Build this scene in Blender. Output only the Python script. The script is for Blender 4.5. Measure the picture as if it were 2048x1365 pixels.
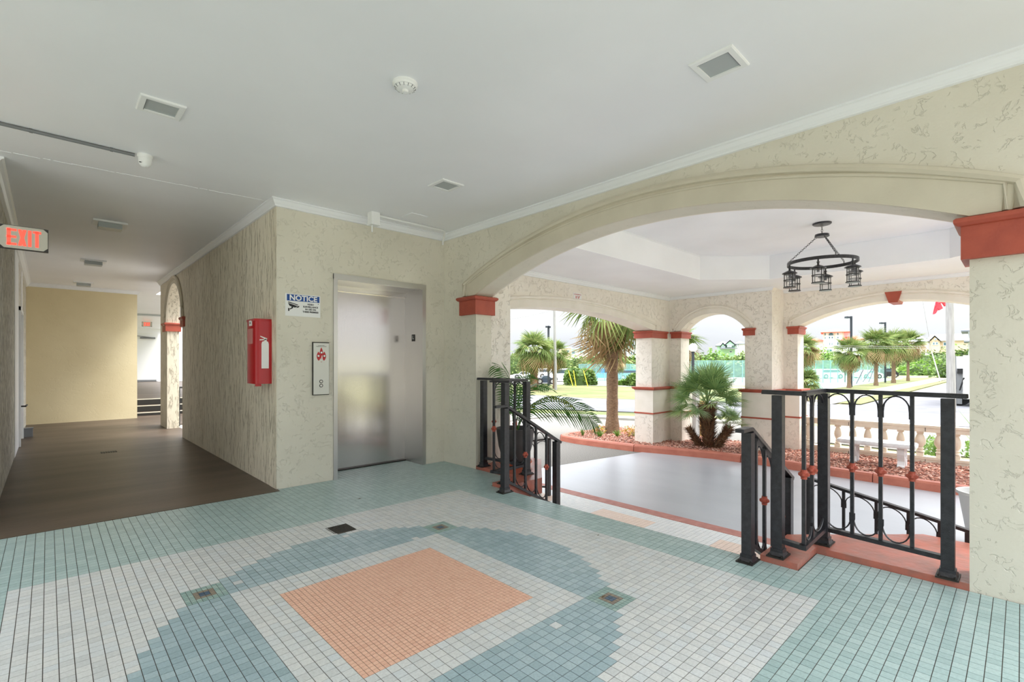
import bpy, bmesh, math, random
from mathutils import Vector, Matrix
from mathutils.geometry import tessellate_polygon
R = math.radians
random.seed(7)
scene = bpy.context.scene
for o in list(bpy.data.objects): bpy.data.objects.remove(o, do_unlink=True)
COL = scene.collection

# ------------------------------------------------------------------ camera, sky, sun, exposure
YAW = 0.7619
cam = bpy.data.cameras.new('camera'); cam.lens = 972.46/2048*36; cam.sensor_width = 36; cam.sensor_fit = 'HORIZONTAL'
cam.shift_y = 44.24/2048; cam.clip_start = 0.05; cam.clip_end = 1000
camo = bpy.data.objects.new('camera', cam); COL.objects.link(camo)
camo.location = (0, 0, 1.3); camo.rotation_euler = (R(90), 0, -YAW); scene.camera = camo
scene.view_settings.view_transform = 'Standard'; scene.view_settings.look = 'None'
scene.view_settings.gamma = 1; scene.view_settings.use_curve_mapping = False
scene.view_settings.exposure = 1.18
try:
    scene.cycles.max_bounces = 10; scene.cycles.diffuse_bounces = 7
except Exception: pass

def srgb(r, g, b):
    f = lambda v: (v/255/12.92) if v/255 <= .04045 else ((v/255+.055)/1.055)**2.4
    return (f(r), f(g), f(b), 1)

w = bpy.data.worlds.new('overcast'); scene.world = w; w.use_nodes = True
nt = w.node_tree; nt.nodes.clear()
def N(nt, t, **k):
    n = nt.nodes.new(t)
    for a, b in k.items():
        if a.startswith('i_'):
            key = a[2:]; key = int(key) if key.isdigit() else key.replace('_', ' ')
            n.inputs[key].default_value = b
        else: setattr(n, a, b)
    return n
tc = N(nt, 'ShaderNodeTexCoord'); sep = N(nt, 'ShaderNodeSeparateXYZ'); nt.links.new(tc.outputs['Generated'], sep.inputs[0])
mp = N(nt, 'ShaderNodeMapping'); mp.inputs['Scale'].default_value = (1, 1, 4.5); nt.links.new(tc.outputs['Generated'], mp.inputs[0])
nz = N(nt, 'ShaderNodeTexNoise', i_Scale=3.2, i_Detail=7.0, i_Roughness=.55, i_Distortion=.4); nt.links.new(mp.outputs[0], nz.inputs['Vector'])
cr = N(nt, 'ShaderNodeValToRGB'); cr.color_ramp.elements[0].position = .36; cr.color_ramp.elements[0].color = (.87, .905, .95, 1)
cr.color_ramp.elements[1].position = .6; cr.color_ramp.elements[1].color = (.94, .97, 1, 1); nt.links.new(nz.outputs[0], cr.inputs[0])
# CIE overcast sky: zenith three times as bright as the horizon
mx = N(nt, 'ShaderNodeMath', operation='MAXIMUM'); mx.inputs[1].default_value = 0; nt.links.new(sep.outputs[2], mx.inputs[0])
pw = N(nt, 'ShaderNodeMath', operation='POWER'); pw.inputs[1].default_value = 1.5; nt.links.new(mx.outputs[0], pw.inputs[0])
ma = N(nt, 'ShaderNodeMath', operation='MULTIPLY_ADD'); ma.inputs[1].default_value = 3.5; ma.inputs[2].default_value = .41
nt.links.new(pw.outputs[0], ma.inputs[0])
bg = N(nt, 'ShaderNodeBackground'); nt.links.new(cr.outputs[0], bg.inputs[0]); nt.links.new(ma.outputs[0], bg.inputs[1])
wo = N(nt, 'ShaderNodeOutputWorld'); nt.links.new(bg.outputs[0], wo.inputs[0])
sun = bpy.data.lights.new('sun', 'SUN'); sun.energy = 1.7; sun.angle = R(25); sun.color = (1, .96, .9)
suno = bpy.data.objects.new('sun', sun); COL.objects.link(suno)
suno.rotation_euler = Vector((-.6, .45, -1.2)).to_track_quat('-Z', 'Y').to_euler()

# ------------------------------------------------------------------ helpers
F, HY = 972.46, 726.74
S_, C_ = math.sin(YAW), math.cos(YAW)
FWD = Vector((S_, C_, 0)); RIGHT = Vector((C_, -S_, 0))
def deep(px, d): l = (px-1024)/F*d; v = FWD*d + RIGHT*l; return v.x, v.y      # ground position of a sight line at depth d
def zat(py, d): return 1.3-(py-HY)*d/F

class MB:
    def __init__(s): s.v = []; s.f = []; s.m = []
    def add(s, vs, fs, mi=0):
        b = len(s.v); s.v += [tuple(p) for p in vs]; s.f += [tuple(i+b for i in f) for f in fs]; s.m += [mi]*len(fs); return s
    def box(s, x0, y0, z0, x1, y1, z1, mi=0):
        v = [(x0,y0,z0),(x1,y0,z0),(x1,y1,z0),(x0,y1,z0),(x0,y0,z1),(x1,y0,z1),(x1,y1,z1),(x0,y1,z1)]
        return s.add(v, [(0,3,2,1),(4,5,6,7),(0,1,5,4),(1,2,6,5),(2,3,7,6),(3,0,4,7)], mi)
    def prism(s, pts, n0, n1, axis='z', mi=0):
        # pts 2D polygon; axis z -> (x,y), axis x -> (y,z), axis y -> (x,z)
        def P(p, h): return {'z': (p[0], p[1], h), 'x': (h, p[0], p[1]), 'y': (p[0], h, p[1])}[axis]
        n = len(pts); v = [P(p, n0) for p in pts]+[P(p, n1) for p in pts]
        f = [tuple(range(n)), tuple(range(2*n-1, n-1, -1))]+[(i, (i+1) % n, n+(i+1) % n, n+i) for i in range(n)]
        return s.add(v, f, mi)
    def lathe(s, prof, c=(0,0,0), n=20, mi=0, caps=True):
        v = []; f = []
        for r, z in prof:
            for k in range(n):
                a = 2*math.pi*k/n; v.append((c[0]+r*math.cos(a), c[1]+r*math.sin(a), c[2]+z))
        for i in range(len(prof)-1):
            for k in range(n):
                f.append((i*n+k, i*n+(k+1) % n, (i+1)*n+(k+1) % n, (i+1)*n+k))
        if caps:
            f.append(tuple(range(n-1, -1, -1))); f.append(tuple(range((len(prof)-1)*n, len(prof)*n)))
        return s.add(v, f, mi)
    def tube(s, path, r, n=8, mi=0, closed=False, flat=1.0, radii=None, rot=0):
        P = [Vector(p) for p in path]; v = []; f = []; up = Vector((0, 0, 1)); L = len(P)
        for i, p in enumerate(P):
            a = P[(i-1) % L] if (closed or i > 0) else P[i]; b = P[(i+1) % L] if (closed or i < L-1) else P[i]
            t = (b-a).normalized(); u = up if abs(t.z) < .98 else Vector((1, 0, 0))
            x = t.cross(u).normalized(); y = x.cross(t).normalized()
            rr = radii[i] if radii else r
            for k in range(n):
                q = 2*math.pi*k/n+rot; v.append(p+x*rr*math.cos(q)+y*rr*flat*math.sin(q))
        m = L if closed else L-1
        for i in range(m):
            j = (i+1) % L
            for k in range(n): f.append((i*n+k, i*n+(k+1) % n, j*n+(k+1) % n, j*n+k))
        if not closed: f.append(tuple(range(n-1, -1, -1))); f.append(tuple(range((L-1)*n, L*n)))
        return s.add(v, f, mi)
    def bar(s, a, b, w, h=None, mi=0):   # square bar
        h = h or w; a = Vector(a); b = Vector(b); t = (b-a).normalized()
        u = Vector((0, 0, 1)) if abs(t.z) < .98 else Vector((0, 1, 0))
        x = t.cross(u).normalized()*w/2; y = x.cross(t).normalized()*h/2
        v = [a-x-y, a+x-y, a+x+y, a-x+y, b-x-y, b+x-y, b+x+y, b-x+y]
        return s.add(v, [(0,3,2,1),(4,5,6,7),(0,1,5,4),(1,2,6,5),(2,3,7,6),(3,0,4,7)], mi)
    def mesh(s, name, off=(0,0,0), smooth=False, fix=True):
        me = bpy.data.meshes.new(name); o = off
        me.from_pydata([(p[0]-o[0], p[1]-o[1], p[2]-o[2]) for p in s.v], [], s.f)
        me.polygons.foreach_set('material_index', s.m)
        if fix:
            bm = bmesh.new(); bm.from_mesh(me); bmesh.ops.recalc_face_normals(bm, faces=bm.faces); bm.to_mesh(me); bm.free()
        if smooth:
            me.polygons.foreach_set('use_smooth', [True]*len(me.polygons))
            try: me.set_sharp_from_angle(angle=R(40))
            except Exception: pass
        me.update(); return me

def wloc(o):
    v = Vector((0, 0, 0))
    while o: v += o.location; o = o.parent
    return v
def link(name, me, mats, parent=None, loc=None, local=False):
    if not isinstance(mats, (list, tuple)): mats = [mats]
    if not me.materials:
        for m in mats: me.materials.append(m)
    o = bpy.data.objects.new(name, me); COL.objects.link(o)
    if parent: o.parent = parent
    if loc is not None: o.location = loc
    return o
def part(name, mb, mats, parent, smooth=False, local=False, kind=None, label=None):
    off = (0, 0, 0) if local else wloc(parent)
    o = link(name, mb.mesh(name, off, smooth), mats, parent)
    if kind: o['kind'] = kind
    if label: o['label'] = label
    return o
def tag(o, label, cat, group=None, kind=None):
    o['label'] = label; o['category'] = cat
    if group: o['group'] = group
    if kind: o['kind'] = kind
    return o
def thing(name, loc, label, cat, group=None, rz=0, kind=None):
    o = bpy.data.objects.new(name, None); COL.objects.link(o); o.location = loc; o.rotation_euler.z = rz
    o.empty_display_size = .1
    return tag(o, label, cat, group, kind)
def solo(name, mb, mats, label, cat, group=None, smooth=False, kind=None):      # a thing that is one mesh, origin at its base
    xs = [p[0] for p in mb.v]; ys = [p[1] for p in mb.v]; zs = [p[2] for p in mb.v]
    c = ((min(xs)+max(xs))/2, (min(ys)+max(ys))/2, min(zs))
    o = link(name, mb.mesh(name, c, smooth), mats); o.location = c
    return tag(o, label, cat, group, kind)
def struct(name, mb, mats, label, cat='structure', smooth=False):
    o = link(name, mb.mesh(name, (0,0,0), smooth), mats); return tag(o, label, cat, None, 'structure')
def copy_tree(o, parent=None):
    c = o.copy(); COL.objects.link(c)
    if parent: c.parent = parent
    for ch in list(o.children): copy_tree(ch, c)
    return c
def text_mesh(txt, size, ext=.0006, space=1.0, bold=0.0, align='CENTER'):
    cu = bpy.data.curves.new('t', 'FONT'); cu.body = txt; cu.size = size; cu.extrude = ext; cu.align_x = align; cu.align_y = 'CENTER'
    cu.space_character = space; cu.offset = bold; cu.resolution_u = 3
    ob = bpy.data.objects.new('t', cu); COL.objects.link(ob)
    bpy.context.view_layer.update()
    me = bpy.data.meshes.new_from_object(ob.evaluated_get(bpy.context.evaluated_depsgraph_get()))
    bpy.data.objects.remove(ob, do_unlink=True); return me
def text_part(name, txt, size, mat, parent, pos, xdir, zdir=(0,0,1), sx=1.0, **k):
    me = text_mesh(txt, size, **k); me.materials.clear(); me.materials.append(mat)
    x = Vector(xdir).normalized(); z = Vector(zdir).normalized(); n = x.cross(z)
    M = Matrix((( x.x*sx, z.x, n.x, 0), (x.y*sx, z.y, n.y, 0), (x.z*sx, z.z, n.z, 0), (0,0,0,1)))
    me.transform(Matrix.Translation(Vector(pos)-wloc(parent)) @ M)
    o = bpy.data.objects.new(name, me); COL.objects.link(o); o.parent = parent; return o

# ------------------------------------------------------------------ materials
MAT = {}
def base(name, col, rough=.6, metal=0.0, spec=None):
    m = bpy.data.materials.new(name); m.use_nodes = True; b = m.node_tree.nodes['Principled BSDF']
    b.inputs['Base Color'].default_value = col; b.inputs['Roughness'].default_value = rough; b.inputs['Metallic'].default_value = metal
    if spec is not None: b.inputs['Specular IOR Level'].default_value = spec
    MAT[name] = m; return m, m.node_tree, b
def coords(t, scale=(1,1,1)):
    c = N(t, 'ShaderNodeTexCoord'); m = N(t, 'ShaderNodeMapping'); m.inputs['Scale'].default_value = scale
    t.links.new(c.outputs['Object'], m.inputs[0]); return m.outputs[0]
def noisy(name, c1, c2, scale=5, rough=.6, bump=0.0, bscale=40, detail=5, metal=0, stretch=(1,1,1), lo=.35, hi=.65, bdist=.01):
    m, t, b = base(name, c1, rough, metal); v = coords(t, stretch)
    n = N(t, 'ShaderNodeTexNoise', i_Scale=scale, i_Detail=detail); t.links.new(v, n.inputs['Vector'])
    r = N(t, 'ShaderNodeValToRGB'); r.color_ramp.elements[0].position = lo; r.color_ramp.elements[1].position = hi
    r.color_ramp.elements[0].color = c1; r.color_ramp.elements[1].color = c2
    t.links.new(n.outputs[0], r.inputs[0]); t.links.new(r.outputs[0], b.inputs['Base Color'])
    if bump:
        n2 = N(t, 'ShaderNodeTexNoise', i_Scale=bscale, i_Detail=4.0); t.links.new(v, n2.inputs['Vector'])
        bp = N(t, 'ShaderNodeBump', i_Strength=bump, i_Distance=bdist); t.links.new(n2.outputs[0], bp.inputs['Height']); t.links.new(bp.outputs[0], b.inputs['Normal'])
    return m
def stucco(name, c1, c2, scale=7, strength=.6, stretch=(1,1,1), width=.03, mask=.5, line_mix=.0, rough=.62, line_col=None):
    m, t, b = base(name, c1, rough); v = coords(t, stretch)
    n = N(t, 'ShaderNodeTexNoise', i_Scale=scale, i_Detail=4.5, i_Roughness=.6, i_Distortion=.6); t.links.new(v, n.inputs['Vector'])
    s = N(t, 'ShaderNodeMath', operation='SUBTRACT'); s.inputs[1].default_value = .5; t.links.new(n.outputs[0], s.inputs[0])
    a = N(t, 'ShaderNodeMath', operation='ABSOLUTE'); t.links.new(s.outputs[0], a.inputs[0])
    mr = N(t, 'ShaderNodeMapRange'); mr.inputs[2].default_value = width; mr.inputs[3].default_value = 0; mr.inputs[4].default_value = 1
    mr.inputs[1].default_value = 0; t.links.new(a.outputs[0], mr.inputs[0])          # 0 on the ridge line, 1 elsewhere
    n2 = N(t, 'ShaderNodeTexNoise', i_Scale=scale*.9, i_Detail=2.0); t.links.new(v, n2.inputs['Vector'])
    g = N(t, 'ShaderNodeMapRange'); g.inputs[1].default_value = mask; g.inputs[2].default_value = mask+.06; t.links.new(n2.outputs[0], g.inputs[0])
    mxn = N(t, 'ShaderNodeMath', operation='MAXIMUM'); t.links.new(mr.outputs[0], mxn.inputs[0]); t.links.new(g.outputs[0], mxn.inputs[1])
    n3 = N(t, 'ShaderNodeTexNoise', i_Scale=scale*5, i_Detail=3.0); t.links.new(v, n3.inputs['Vector'])
    ad = N(t, 'ShaderNodeMath', operation='MULTIPLY_ADD'); ad.inputs[1].default_value = .35; t.links.new(n3.outputs[0], ad.inputs[0]); t.links.new(mxn.outputs[0], ad.inputs[2])
    bp = N(t, 'ShaderNodeBump', i_Strength=strength, i_Distance=.006); t.links.new(ad.outputs[0], bp.inputs['Height']); t.links.new(bp.outputs[0], b.inputs['Normal'])
    n4 = N(t, 'ShaderNodeTexNoise', i_Scale=1.3, i_Detail=4.0); t.links.new(v, n4.inputs['Vector'])
    r = N(t, 'ShaderNodeValToRGB'); r.color_ramp.elements[0].position = .35; r.color_ramp.elements[1].position = .65
    r.color_ramp.elements[0].color = c1; r.color_ramp.elements[1].color = c2; t.links.new(n4.outputs[0], r.inputs[0])
    out = r.outputs[0]
    if line_col:  # darker colour laid into the thin relief lines
        mixd = N(t, 'ShaderNodeMix', data_type='RGBA'); inv = N(t, 'ShaderNodeMath', operation='SUBTRACT'); inv.inputs[0].default_value = 1
        t.links.new(mxn.outputs[0], inv.inputs[1]); sc = N(t, 'ShaderNodeMath', operation='MULTIPLY'); sc.inputs[1].default_value = line_mix
        t.links.new(inv.outputs[0], sc.inputs[0]); t.links.new(sc.outputs[0], mixd.inputs['Factor']); t.links.new(out, mixd.inputs['A'])
        mixd.inputs['B'].default_value = line_col; out = mixd.outputs['Result']
    t.links.new(out, b.inputs['Base Color']); return m
def varied(name, cols, rough=.5, bump=0, trans=0.0, spec=None, nscale=0, sub=None):
    # colour varies from piece to piece: island random for joined pieces + object random for separate ones
    m, t, b = base(name, cols[0], rough, spec=spec)
    g = N(t, 'ShaderNodeNewGeometry'); oi = N(t, 'ShaderNodeObjectInfo')
    ad = N(t, 'ShaderNodeMath', operation='ADD'); t.links.new(g.outputs['Random Per Island'], ad.inputs[0]); t.links.new(oi.outputs['Random'], ad.inputs[1])
    fr = N(t, 'ShaderNodeMath', operation='FRACT'); t.links.new(ad.outputs[0], fr.inputs[0])
    r = N(t, 'ShaderNodeValToRGB'); e = r.color_ramp.elements
    while len(e) < len(cols): e.new(.5)
    for i, c in enumerate(cols): e[i].position = i/(len(cols)-1); e[i].color = c
    t.links.new(fr.outputs[0], r.inputs[0]); out = r.outputs[0]
    if nscale:
        v = coords(t); n = N(t, 'ShaderNodeTexNoise', i_Scale=nscale, i_Detail=6.0, i_Roughness=.6)
        gc = N(t, 'ShaderNodeNewGeometry'); t.links.new(gc.outputs['Position'], n.inputs['Vector'])
        mr = N(t, 'ShaderNodeMapRange'); mr.inputs[1].default_value = .3; mr.inputs[2].default_value = .7; mr.inputs[3].default_value = .86; mr.inputs[4].default_value = 1.08
        t.links.new(n.outputs[0], mr.inputs[0]); mu = N(t, 'ShaderNodeMix', data_type='RGBA', blend_type='MULTIPLY'); mu.inputs['Factor'].default_value = 1
        t.links.new(out, mu.inputs['A']); t.links.new(mr.outputs[0], mu.inputs['B']); out = mu.outputs['Result']
    t.links.new(out, b.inputs['Base Color'])
    if trans:
        tr = N(t, 'ShaderNodeBsdfTranslucent'); t.links.new(out, tr.inputs[0]); ms = N(t, 'ShaderNodeMixShader'); ms.inputs[0].default_value = trans
        t.links.new(b.outputs[0], ms.inputs[1]); t.links.new(tr.outputs[0], ms.inputs[2])
        t.links.new(ms.outputs[0], t.nodes['Material Output'].inputs[0])
    return m

CREAM = stucco('cream_stucco', srgb(222,217,202), srgb(213,208,192), scale=12, strength=.6, width=.02, mask=.44)
CREAM_S = stucco('smooth_cream', srgb(218,212,192), srgb(210,204,184), scale=5, strength=.15, width=.015, mask=.6)
BARK = stucco('dragged_stucco', srgb(232,224,204), srgb(224,214,192), scale=26, strength=.9, stretch=(1,1,.16), width=.05, mask=.46, line_mix=.4, line_col=srgb(120,105,75))
BARKW = stucco('dark_lined_dragged_stucco', srgb(240,236,226), srgb(230,225,210), scale=30, strength=1.0, stretch=(1,1,.2), width=.09, mask=.52, line_mix=.8, line_col=srgb(88,72,50))
TAN = stucco('tan_stucco', srgb(222,208,170), srgb(214,199,160), scale=6, strength=.25, width=.02, mask=.46)
WHITEST = stucco('porch_stucco', srgb(240,234,224), srgb(232,225,214), scale=12, strength=.85, width=.022, mask=.47)
BAND = noisy('arch_band_paint', srgb(212,204,184), srgb(204,196,176), scale=3, rough=.6, bump=.12, bscale=60)
BANDO = noisy('porch_band_paint', srgb(238,232,222), srgb(230,224,212), scale=3, rough=.6, bump=.12, bscale=60)
CEIL = noisy('ceiling_paint', srgb(242,243,246), srgb(238,239,242), scale=1.2, rough=.42, bump=.03, bscale=12)
CEILP = noisy('porch_ceiling_paint', srgb(244,245,248), srgb(238,239,242), scale=1.2, rough=.5, bump=.03, bscale=8)
CROWN = base('crown_paint', srgb(236,238,240), .35)[0]
RED = noisy('terracotta_paint', srgb(176,82,62), srgb(162,73,56), scale=8, rough=.5, bump=.25, bscale=50)
REDW = noisy('worn_terracotta_paint', srgb(188,108,90), srgb(160,104,90), scale=9, rough=.32, bump=.3, bscale=25, detail=8)
REDC = noisy('curb_paint', srgb(186,114,94), srgb(172,100,82), scale=5, rough=.6, bump=.3, bscale=40)
REDS = noisy('faded_red_strip', srgb(186,130,120), srgb(170,112,104), scale=12, rough=.6, bump=.2, bscale=60)
BLACK = noisy('black_iron_paint', srgb(34,34,38), srgb(48,48,53), scale=30, rough=.32, bump=.25, bscale=160)
GREYMET = base('dark_plate', srgb(52,50,46), .5, .4)[0]
CONC = noisy('drive_slab', srgb(178,181,187), srgb(160,164,171), scale=1.1, rough=.32, bump=.12, bscale=30, stretch=(1,.35,1), detail=8, lo=.3, hi=.7)
BROWN = noisy('corridor_concrete', srgb(72,59,49), srgb(100,85,72), scale=1.6, rough=.42, bump=.15, bscale=30, stretch=(.35,1.6,1), detail=9, lo=.38, hi=.72)
ASPH = noisy('gravel_asphalt', srgb(136,133,128), srgb(102,99,95), scale=60, rough=.9, bump=.5, bscale=90)
ROAD = noisy('road', srgb(118,118,122), srgb(108,108,112), scale=1.2, rough=.85, bump=.1)
WALK = noisy('sidewalk_concrete', srgb(160,157,150), srgb(150,147,141), scale=2, rough=.85)
for _m in (ASPH, ROAD, WALK): _m.node_tree.nodes['Principled BSDF'].inputs['Specular IOR Level'].default_value = .08
GRASS = noisy('lawn', srgb(90,102,52), srgb(116,112,74), scale=.6, rough=.9, bump=.6, bscale=30, detail=9)
SAND = noisy('scrub_ground', srgb(112,118,74), srgb(140,134,102), scale=.15, rough=.95)
GROUT = noisy('grout', srgb(84,78,70), srgb(68,62,56), scale=6, rough=.85)
TEAL_T = varied('teal_tile', [srgb(156,180,179), srgb(164,188,187), srgb(173,195,193)], .3, nscale=90)
BLUE_T = varied('blue_tile', [srgb(148,170,176), srgb(158,180,187), srgb(168,188,193)], .3, nscale=90)
WHITE_T = varied('white_tile', [srgb(198,202,202), srgb(214,216,214), srgb(206,212,214)], .3, nscale=90)
ORANGE_T = varied('peach_tile', [srgb(230,184,160), srgb(234,190,166), srgb(226,178,154)], .45, nscale=90)
NAVY_T = varied('navy_tile', [srgb(58,84,108), srgb(66,92,114)], .3)
BROWN_T = varied('brown_tile', [srgb(140,128,110), srgb(128,116,104)], .4)
SEA_T = varied('sea_green_tile', [srgb(146,172,166), srgb(132,160,156), srgb(162,184,176)], .35)
def steel(name, col, rough):
    m, t, b = base(name, col, rough, 1.0); v = coords(t, (60, 60, .6))
    n = N(t, 'ShaderNodeTexNoise', i_Scale=3.0, i_Detail=5.0); t.links.new(v, n.inputs['Vector'])
    mr = N(t, 'ShaderNodeMapRange'); mr.inputs[3].default_value = rough-.04; mr.inputs[4].default_value = rough+.04; t.links.new(n.outputs[0], mr.inputs[0])
    t.links.new(mr.outputs[0], b.inputs['Roughness']); b.inputs['Anisotropic'].default_value = .3
    return m
STEEL = steel('brushed_steel', srgb(212,206,202), .2)
STEELF = steel('brushed_steel_frame', srgb(200,198,196), .34)
REDBOX = base('red_plastic', srgb(178,22,30), .28)[0]
PINKGL = base('clear_window', srgb(190,90,90), .15)[0]
WHITE = base('white_enamel', srgb(236,237,236), .4)[0]
WHITEP = base('white_print', srgb(240,240,238), .5)[0]
BLUEP = base('blue_print', srgb(20,74,150), .45)[0]
BLACKP = base('black_print', srgb(24,24,26), .5)[0]
REDP = base('red_print', srgb(190,40,44), .5)[0]
GREYP = base('grey_plastic', srgb(120,122,124), .5)[0]
SATIN = base('satin_plate', srgb(206,206,200), .35, .35)[0]
DIFF = base('lamp_diffuser', srgb(172,178,178), .35)[0]
def emit(name, col, s):
    m, t, b = base(name, col, .5); b.inputs['Emission Color'].default_value = col; b.inputs['Emission Strength'].default_value = s; return m
EXITR = emit('exit_letters', srgb(250,70,55), .75)
EXITP = base('exit_plate', srgb(190,186,174), .4)[0]
BRONZE = base('dark_bronze', srgb(58,56,56), .5, .3)[0]
def glass(name, col=(1,1,1,1), mixf=.14):
    m, t, b = base(name, col, .05); tr = N(t, 'ShaderNodeBsdfTransparent'); tr.inputs[0].default_value = col
    gl = N(t, 'ShaderNodeBsdfGlossy'); gl.inputs[1].default_value = .05; ms = N(t, 'ShaderNodeMixShader'); ms.inputs[0].default_value = mixf
    t.links.new(tr.outputs[0], ms.inputs[1]); t.links.new(gl.outputs[0], ms.inputs[2]); t.links.new(ms.outputs[0], t.nodes['Material Output'].inputs[0]); return m
GLASS = glass('lantern_glass')
def screen(name, col, fac):
    m, t, b = base(name, col, .8); tr = N(t, 'ShaderNodeBsdfTransparent'); ms = N(t, 'ShaderNodeMixShader'); ms.inputs[0].default_value = fac
    t.links.new(b.outputs[0], ms.inputs[1]); t.links.new(tr.outputs[0], ms.inputs[2]); t.links.new(ms.outputs[0], t.nodes['Material Output'].inputs[0]); return m
NET = screen('windscreen_mesh', srgb(150,196,190), .58)
MULCH = varied('mulch_chips', [srgb(158,98,80), srgb(196,140,120), srgb(222,186,170), srgb(112,72,60), srgb(182,120,98)], .9)
MULCHB = noisy('mulch_bed', srgb(120,78,66), srgb(158,104,90), scale=30, rough=.95)
TRUNK = noisy('palm_trunk', srgb(150,124,98), srgb(112,90,70), scale=14, rough=.9, bump=.9, bscale=26, stretch=(1,1,4), bdist=.03)
SHAG = varied('shaggy_boots', [srgb(120,88,62), srgb(150,114,82), srgb(88,62,44)], .9)
FROND = varied('palm_leaf', [srgb(88,110,58), srgb(114,134,72), srgb(142,150,92), srgb(80,100,56)], .75, trans=.25, spec=.15)
FRONDD = varied('dry_palm_leaf', [srgb(158,132,96), srgb(178,156,116), srgb(134,110,78)], .85, trans=.15, spec=.1)
FAN = varied('fan_palm_leaf', [srgb(104,138,86), srgb(136,168,106), srgb(164,188,120)], .45, trans=.25)
ARECA = varied('areca_leaf', [srgb(62,106,44), srgb(86,132,56), srgb(70,118,58)], .4, trans=.25)
ARECAY = varied('yellowed_leaf', [srgb(178,160,50), srgb(120,140,50)], .45, trans=.25)
LEAF = varied('shrub_leaf', [srgb(72,100,46), srgb(100,132,58), srgb(130,158,74), srgb(60,86,44)], .55, trans=.3)
LEAFL = varied('bright_shrub_leaf', [srgb(104,144,56), srgb(136,172,76), srgb(84,120,48)], .5, trans=.3)
LEAFD = varied('scrub_leaf', [srgb(92,118,66), srgb(122,146,80), srgb(150,166,98), srgb(78,100,60)], .7, trans=.2)
LEAFO = varied('croton_leaf', [srgb(196,172,60), srgb(200,120,60), srgb(150,170,60), srgb(176,70,60)], .5, trans=.25)
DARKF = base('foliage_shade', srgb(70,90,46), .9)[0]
POT = noisy('charcoal_pot', srgb(66,62,62), srgb(78,74,73), scale=6, rough=.45)
SOIL = noisy('soil', srgb(70,52,42), srgb(96,74,58), scale=40, rough=.95, bump=.8)
TERRA = base('terracotta', srgb(196,110,76), .6)[0]
LITEPOT = base('pale_pot', srgb(196,196,194), .6)[0]
CAST = noisy('cast_stone', srgb(226,214,196), srgb(212,200,182), scale=6, rough=.75, bump=.2)
BENCHM = noisy('white_cast_concrete', srgb(232,234,236), srgb(216,218,220), scale=8, rough=.7, bump=.3)
WOODP = noisy('new_wood', srgb(214,176,116), srgb(200,160,100), scale=8, rough=.7, stretch=(1,1,.2))
POLE = noisy('pole_grey', srgb(168,166,164), srgb(146,144,142), scale=6, rough=.8, stretch=(3,3,.3))
DKPOLE = base('dark_pole', srgb(44,50,58), .5)[0]
GLOBE = base('globe_glass', srgb(250,248,250), .3)[0]
YELL = base('yellow_plastic', srgb(226,200,40), .5)[0]
CARB = {k: base('car_'+k, c, .25)[0] for k, c in dict(white=srgb(238,240,242), navy=srgb(58,68,86), blue=srgb(60,140,186), teal=srgb(92,150,158), grey=srgb(150,160,166), black=srgb(36,38,44)).items()}
CARG = base('car_glass', srgb(70,84,96), .1)[0]; TYRE = base('tyre', srgb(34,34,36), .8)[0]
FLAGR = base('red_flag', srgb(220,70,84), .7)[0]
WALLW = base('house_white', srgb(240,242,244), .7)[0]; WALLB = base('house_blue', srgb(176,214,226), .7)[0]; WALLT = base('house_tan', srgb(224,204,180), .7)[0]
WALLG = base('house_green', srgb(178,222,190), .7)[0]; ROOFR = base('roof_red', srgb(214,104,84), .7)[0]; ROOFG = base('roof_grey', srgb(132,136,146), .7)[0]
ROOFB = base('roof_blue', srgb(120,156,180), .7)[0]; ROOFP = base('roof_pale', srgb(196,198,206), .7)[0]; WIN = base('house_window', srgb(84,120,136), .2)[0]

# ================================================================== SETTING: FLOORS
XW, YE, XC, XL = 3.80, 5.29, 1.70, -0.335      # arch wall, elevator wall, corridor wall, left wall
ZC = 2.99; ZG = -0.60
T = 0.05035; TX, TY = .94, 1.87
TG = .0016; TH = .002
mb = MB(); mb.box(-1.9, -1.3, -.16, 3.40, 5.29, -TH); mb.box(3.40, -1.3, -.16, 3.80, .97, -TH); mb.box(3.40, 3.86, -.16, 3.80, 5.29, -TH)
mb.box(2.31, 5.29, -.16, 3.49, 5.80, -TH)
floor = struct('floor', mb, GROUT, 'mosaic tiled lobby floor with a peach square framed in pale and blue tiles', 'floor')
TM = [TEAL_T, BLUE_T, WHITE_T, ORANGE_T, NAVY_T, BROWN_T, SEA_T]
def tile_kind(i, j):
    if 0 <= i < 20 and 0 <= j < 20: return 3
    if -4 <= i < 24 and -4 <= j < 24: return 2
    oi = -4-i if i < -4 else (i-23 if i > 23 else 0); oj = -4-j if j < -4 else (j-23 if j > 23 else 0)
    if oi and oj: return 6 if (oi <= 4 and oj <= 4) else (2 if max(oi, oj) <= 18 else 0)
    o = oi or oj; k = i if oj else j; n = min(k+4, 23-k)
    lim = 5+sum(n >= b for b in (2, 3, 5, 7, 10))
    if o <= lim: return 1
    return 2 if o <= 18 else 0
def xmax(y): return 3.395 if .97 <= y <= 3.86 else 3.795
def ymax(x): return 5.2 if x < 1.7 else (5.70 if 2.36 < x < 3.45 else 5.285)
cells = []          # x0,y0,x1,y1,material
def cell(x0, y0, x1, y1, m):
    cx, cy = (x0+x1)/2, (y0+y1)/2
    X1 = xmax(cy); Y1 = ymax(cx)
    x1 = min(x1, X1); y1 = min(y1, Y1)
    if x1-x0 < .008 or y1-y0 < .008: return
    if 1.574 < cx < 1.746 and 3.606 < cy < 3.778: return       # the drain grate
    cells.append((x0, y0, x1, y1, m))
rt = random.Random(3)
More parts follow.
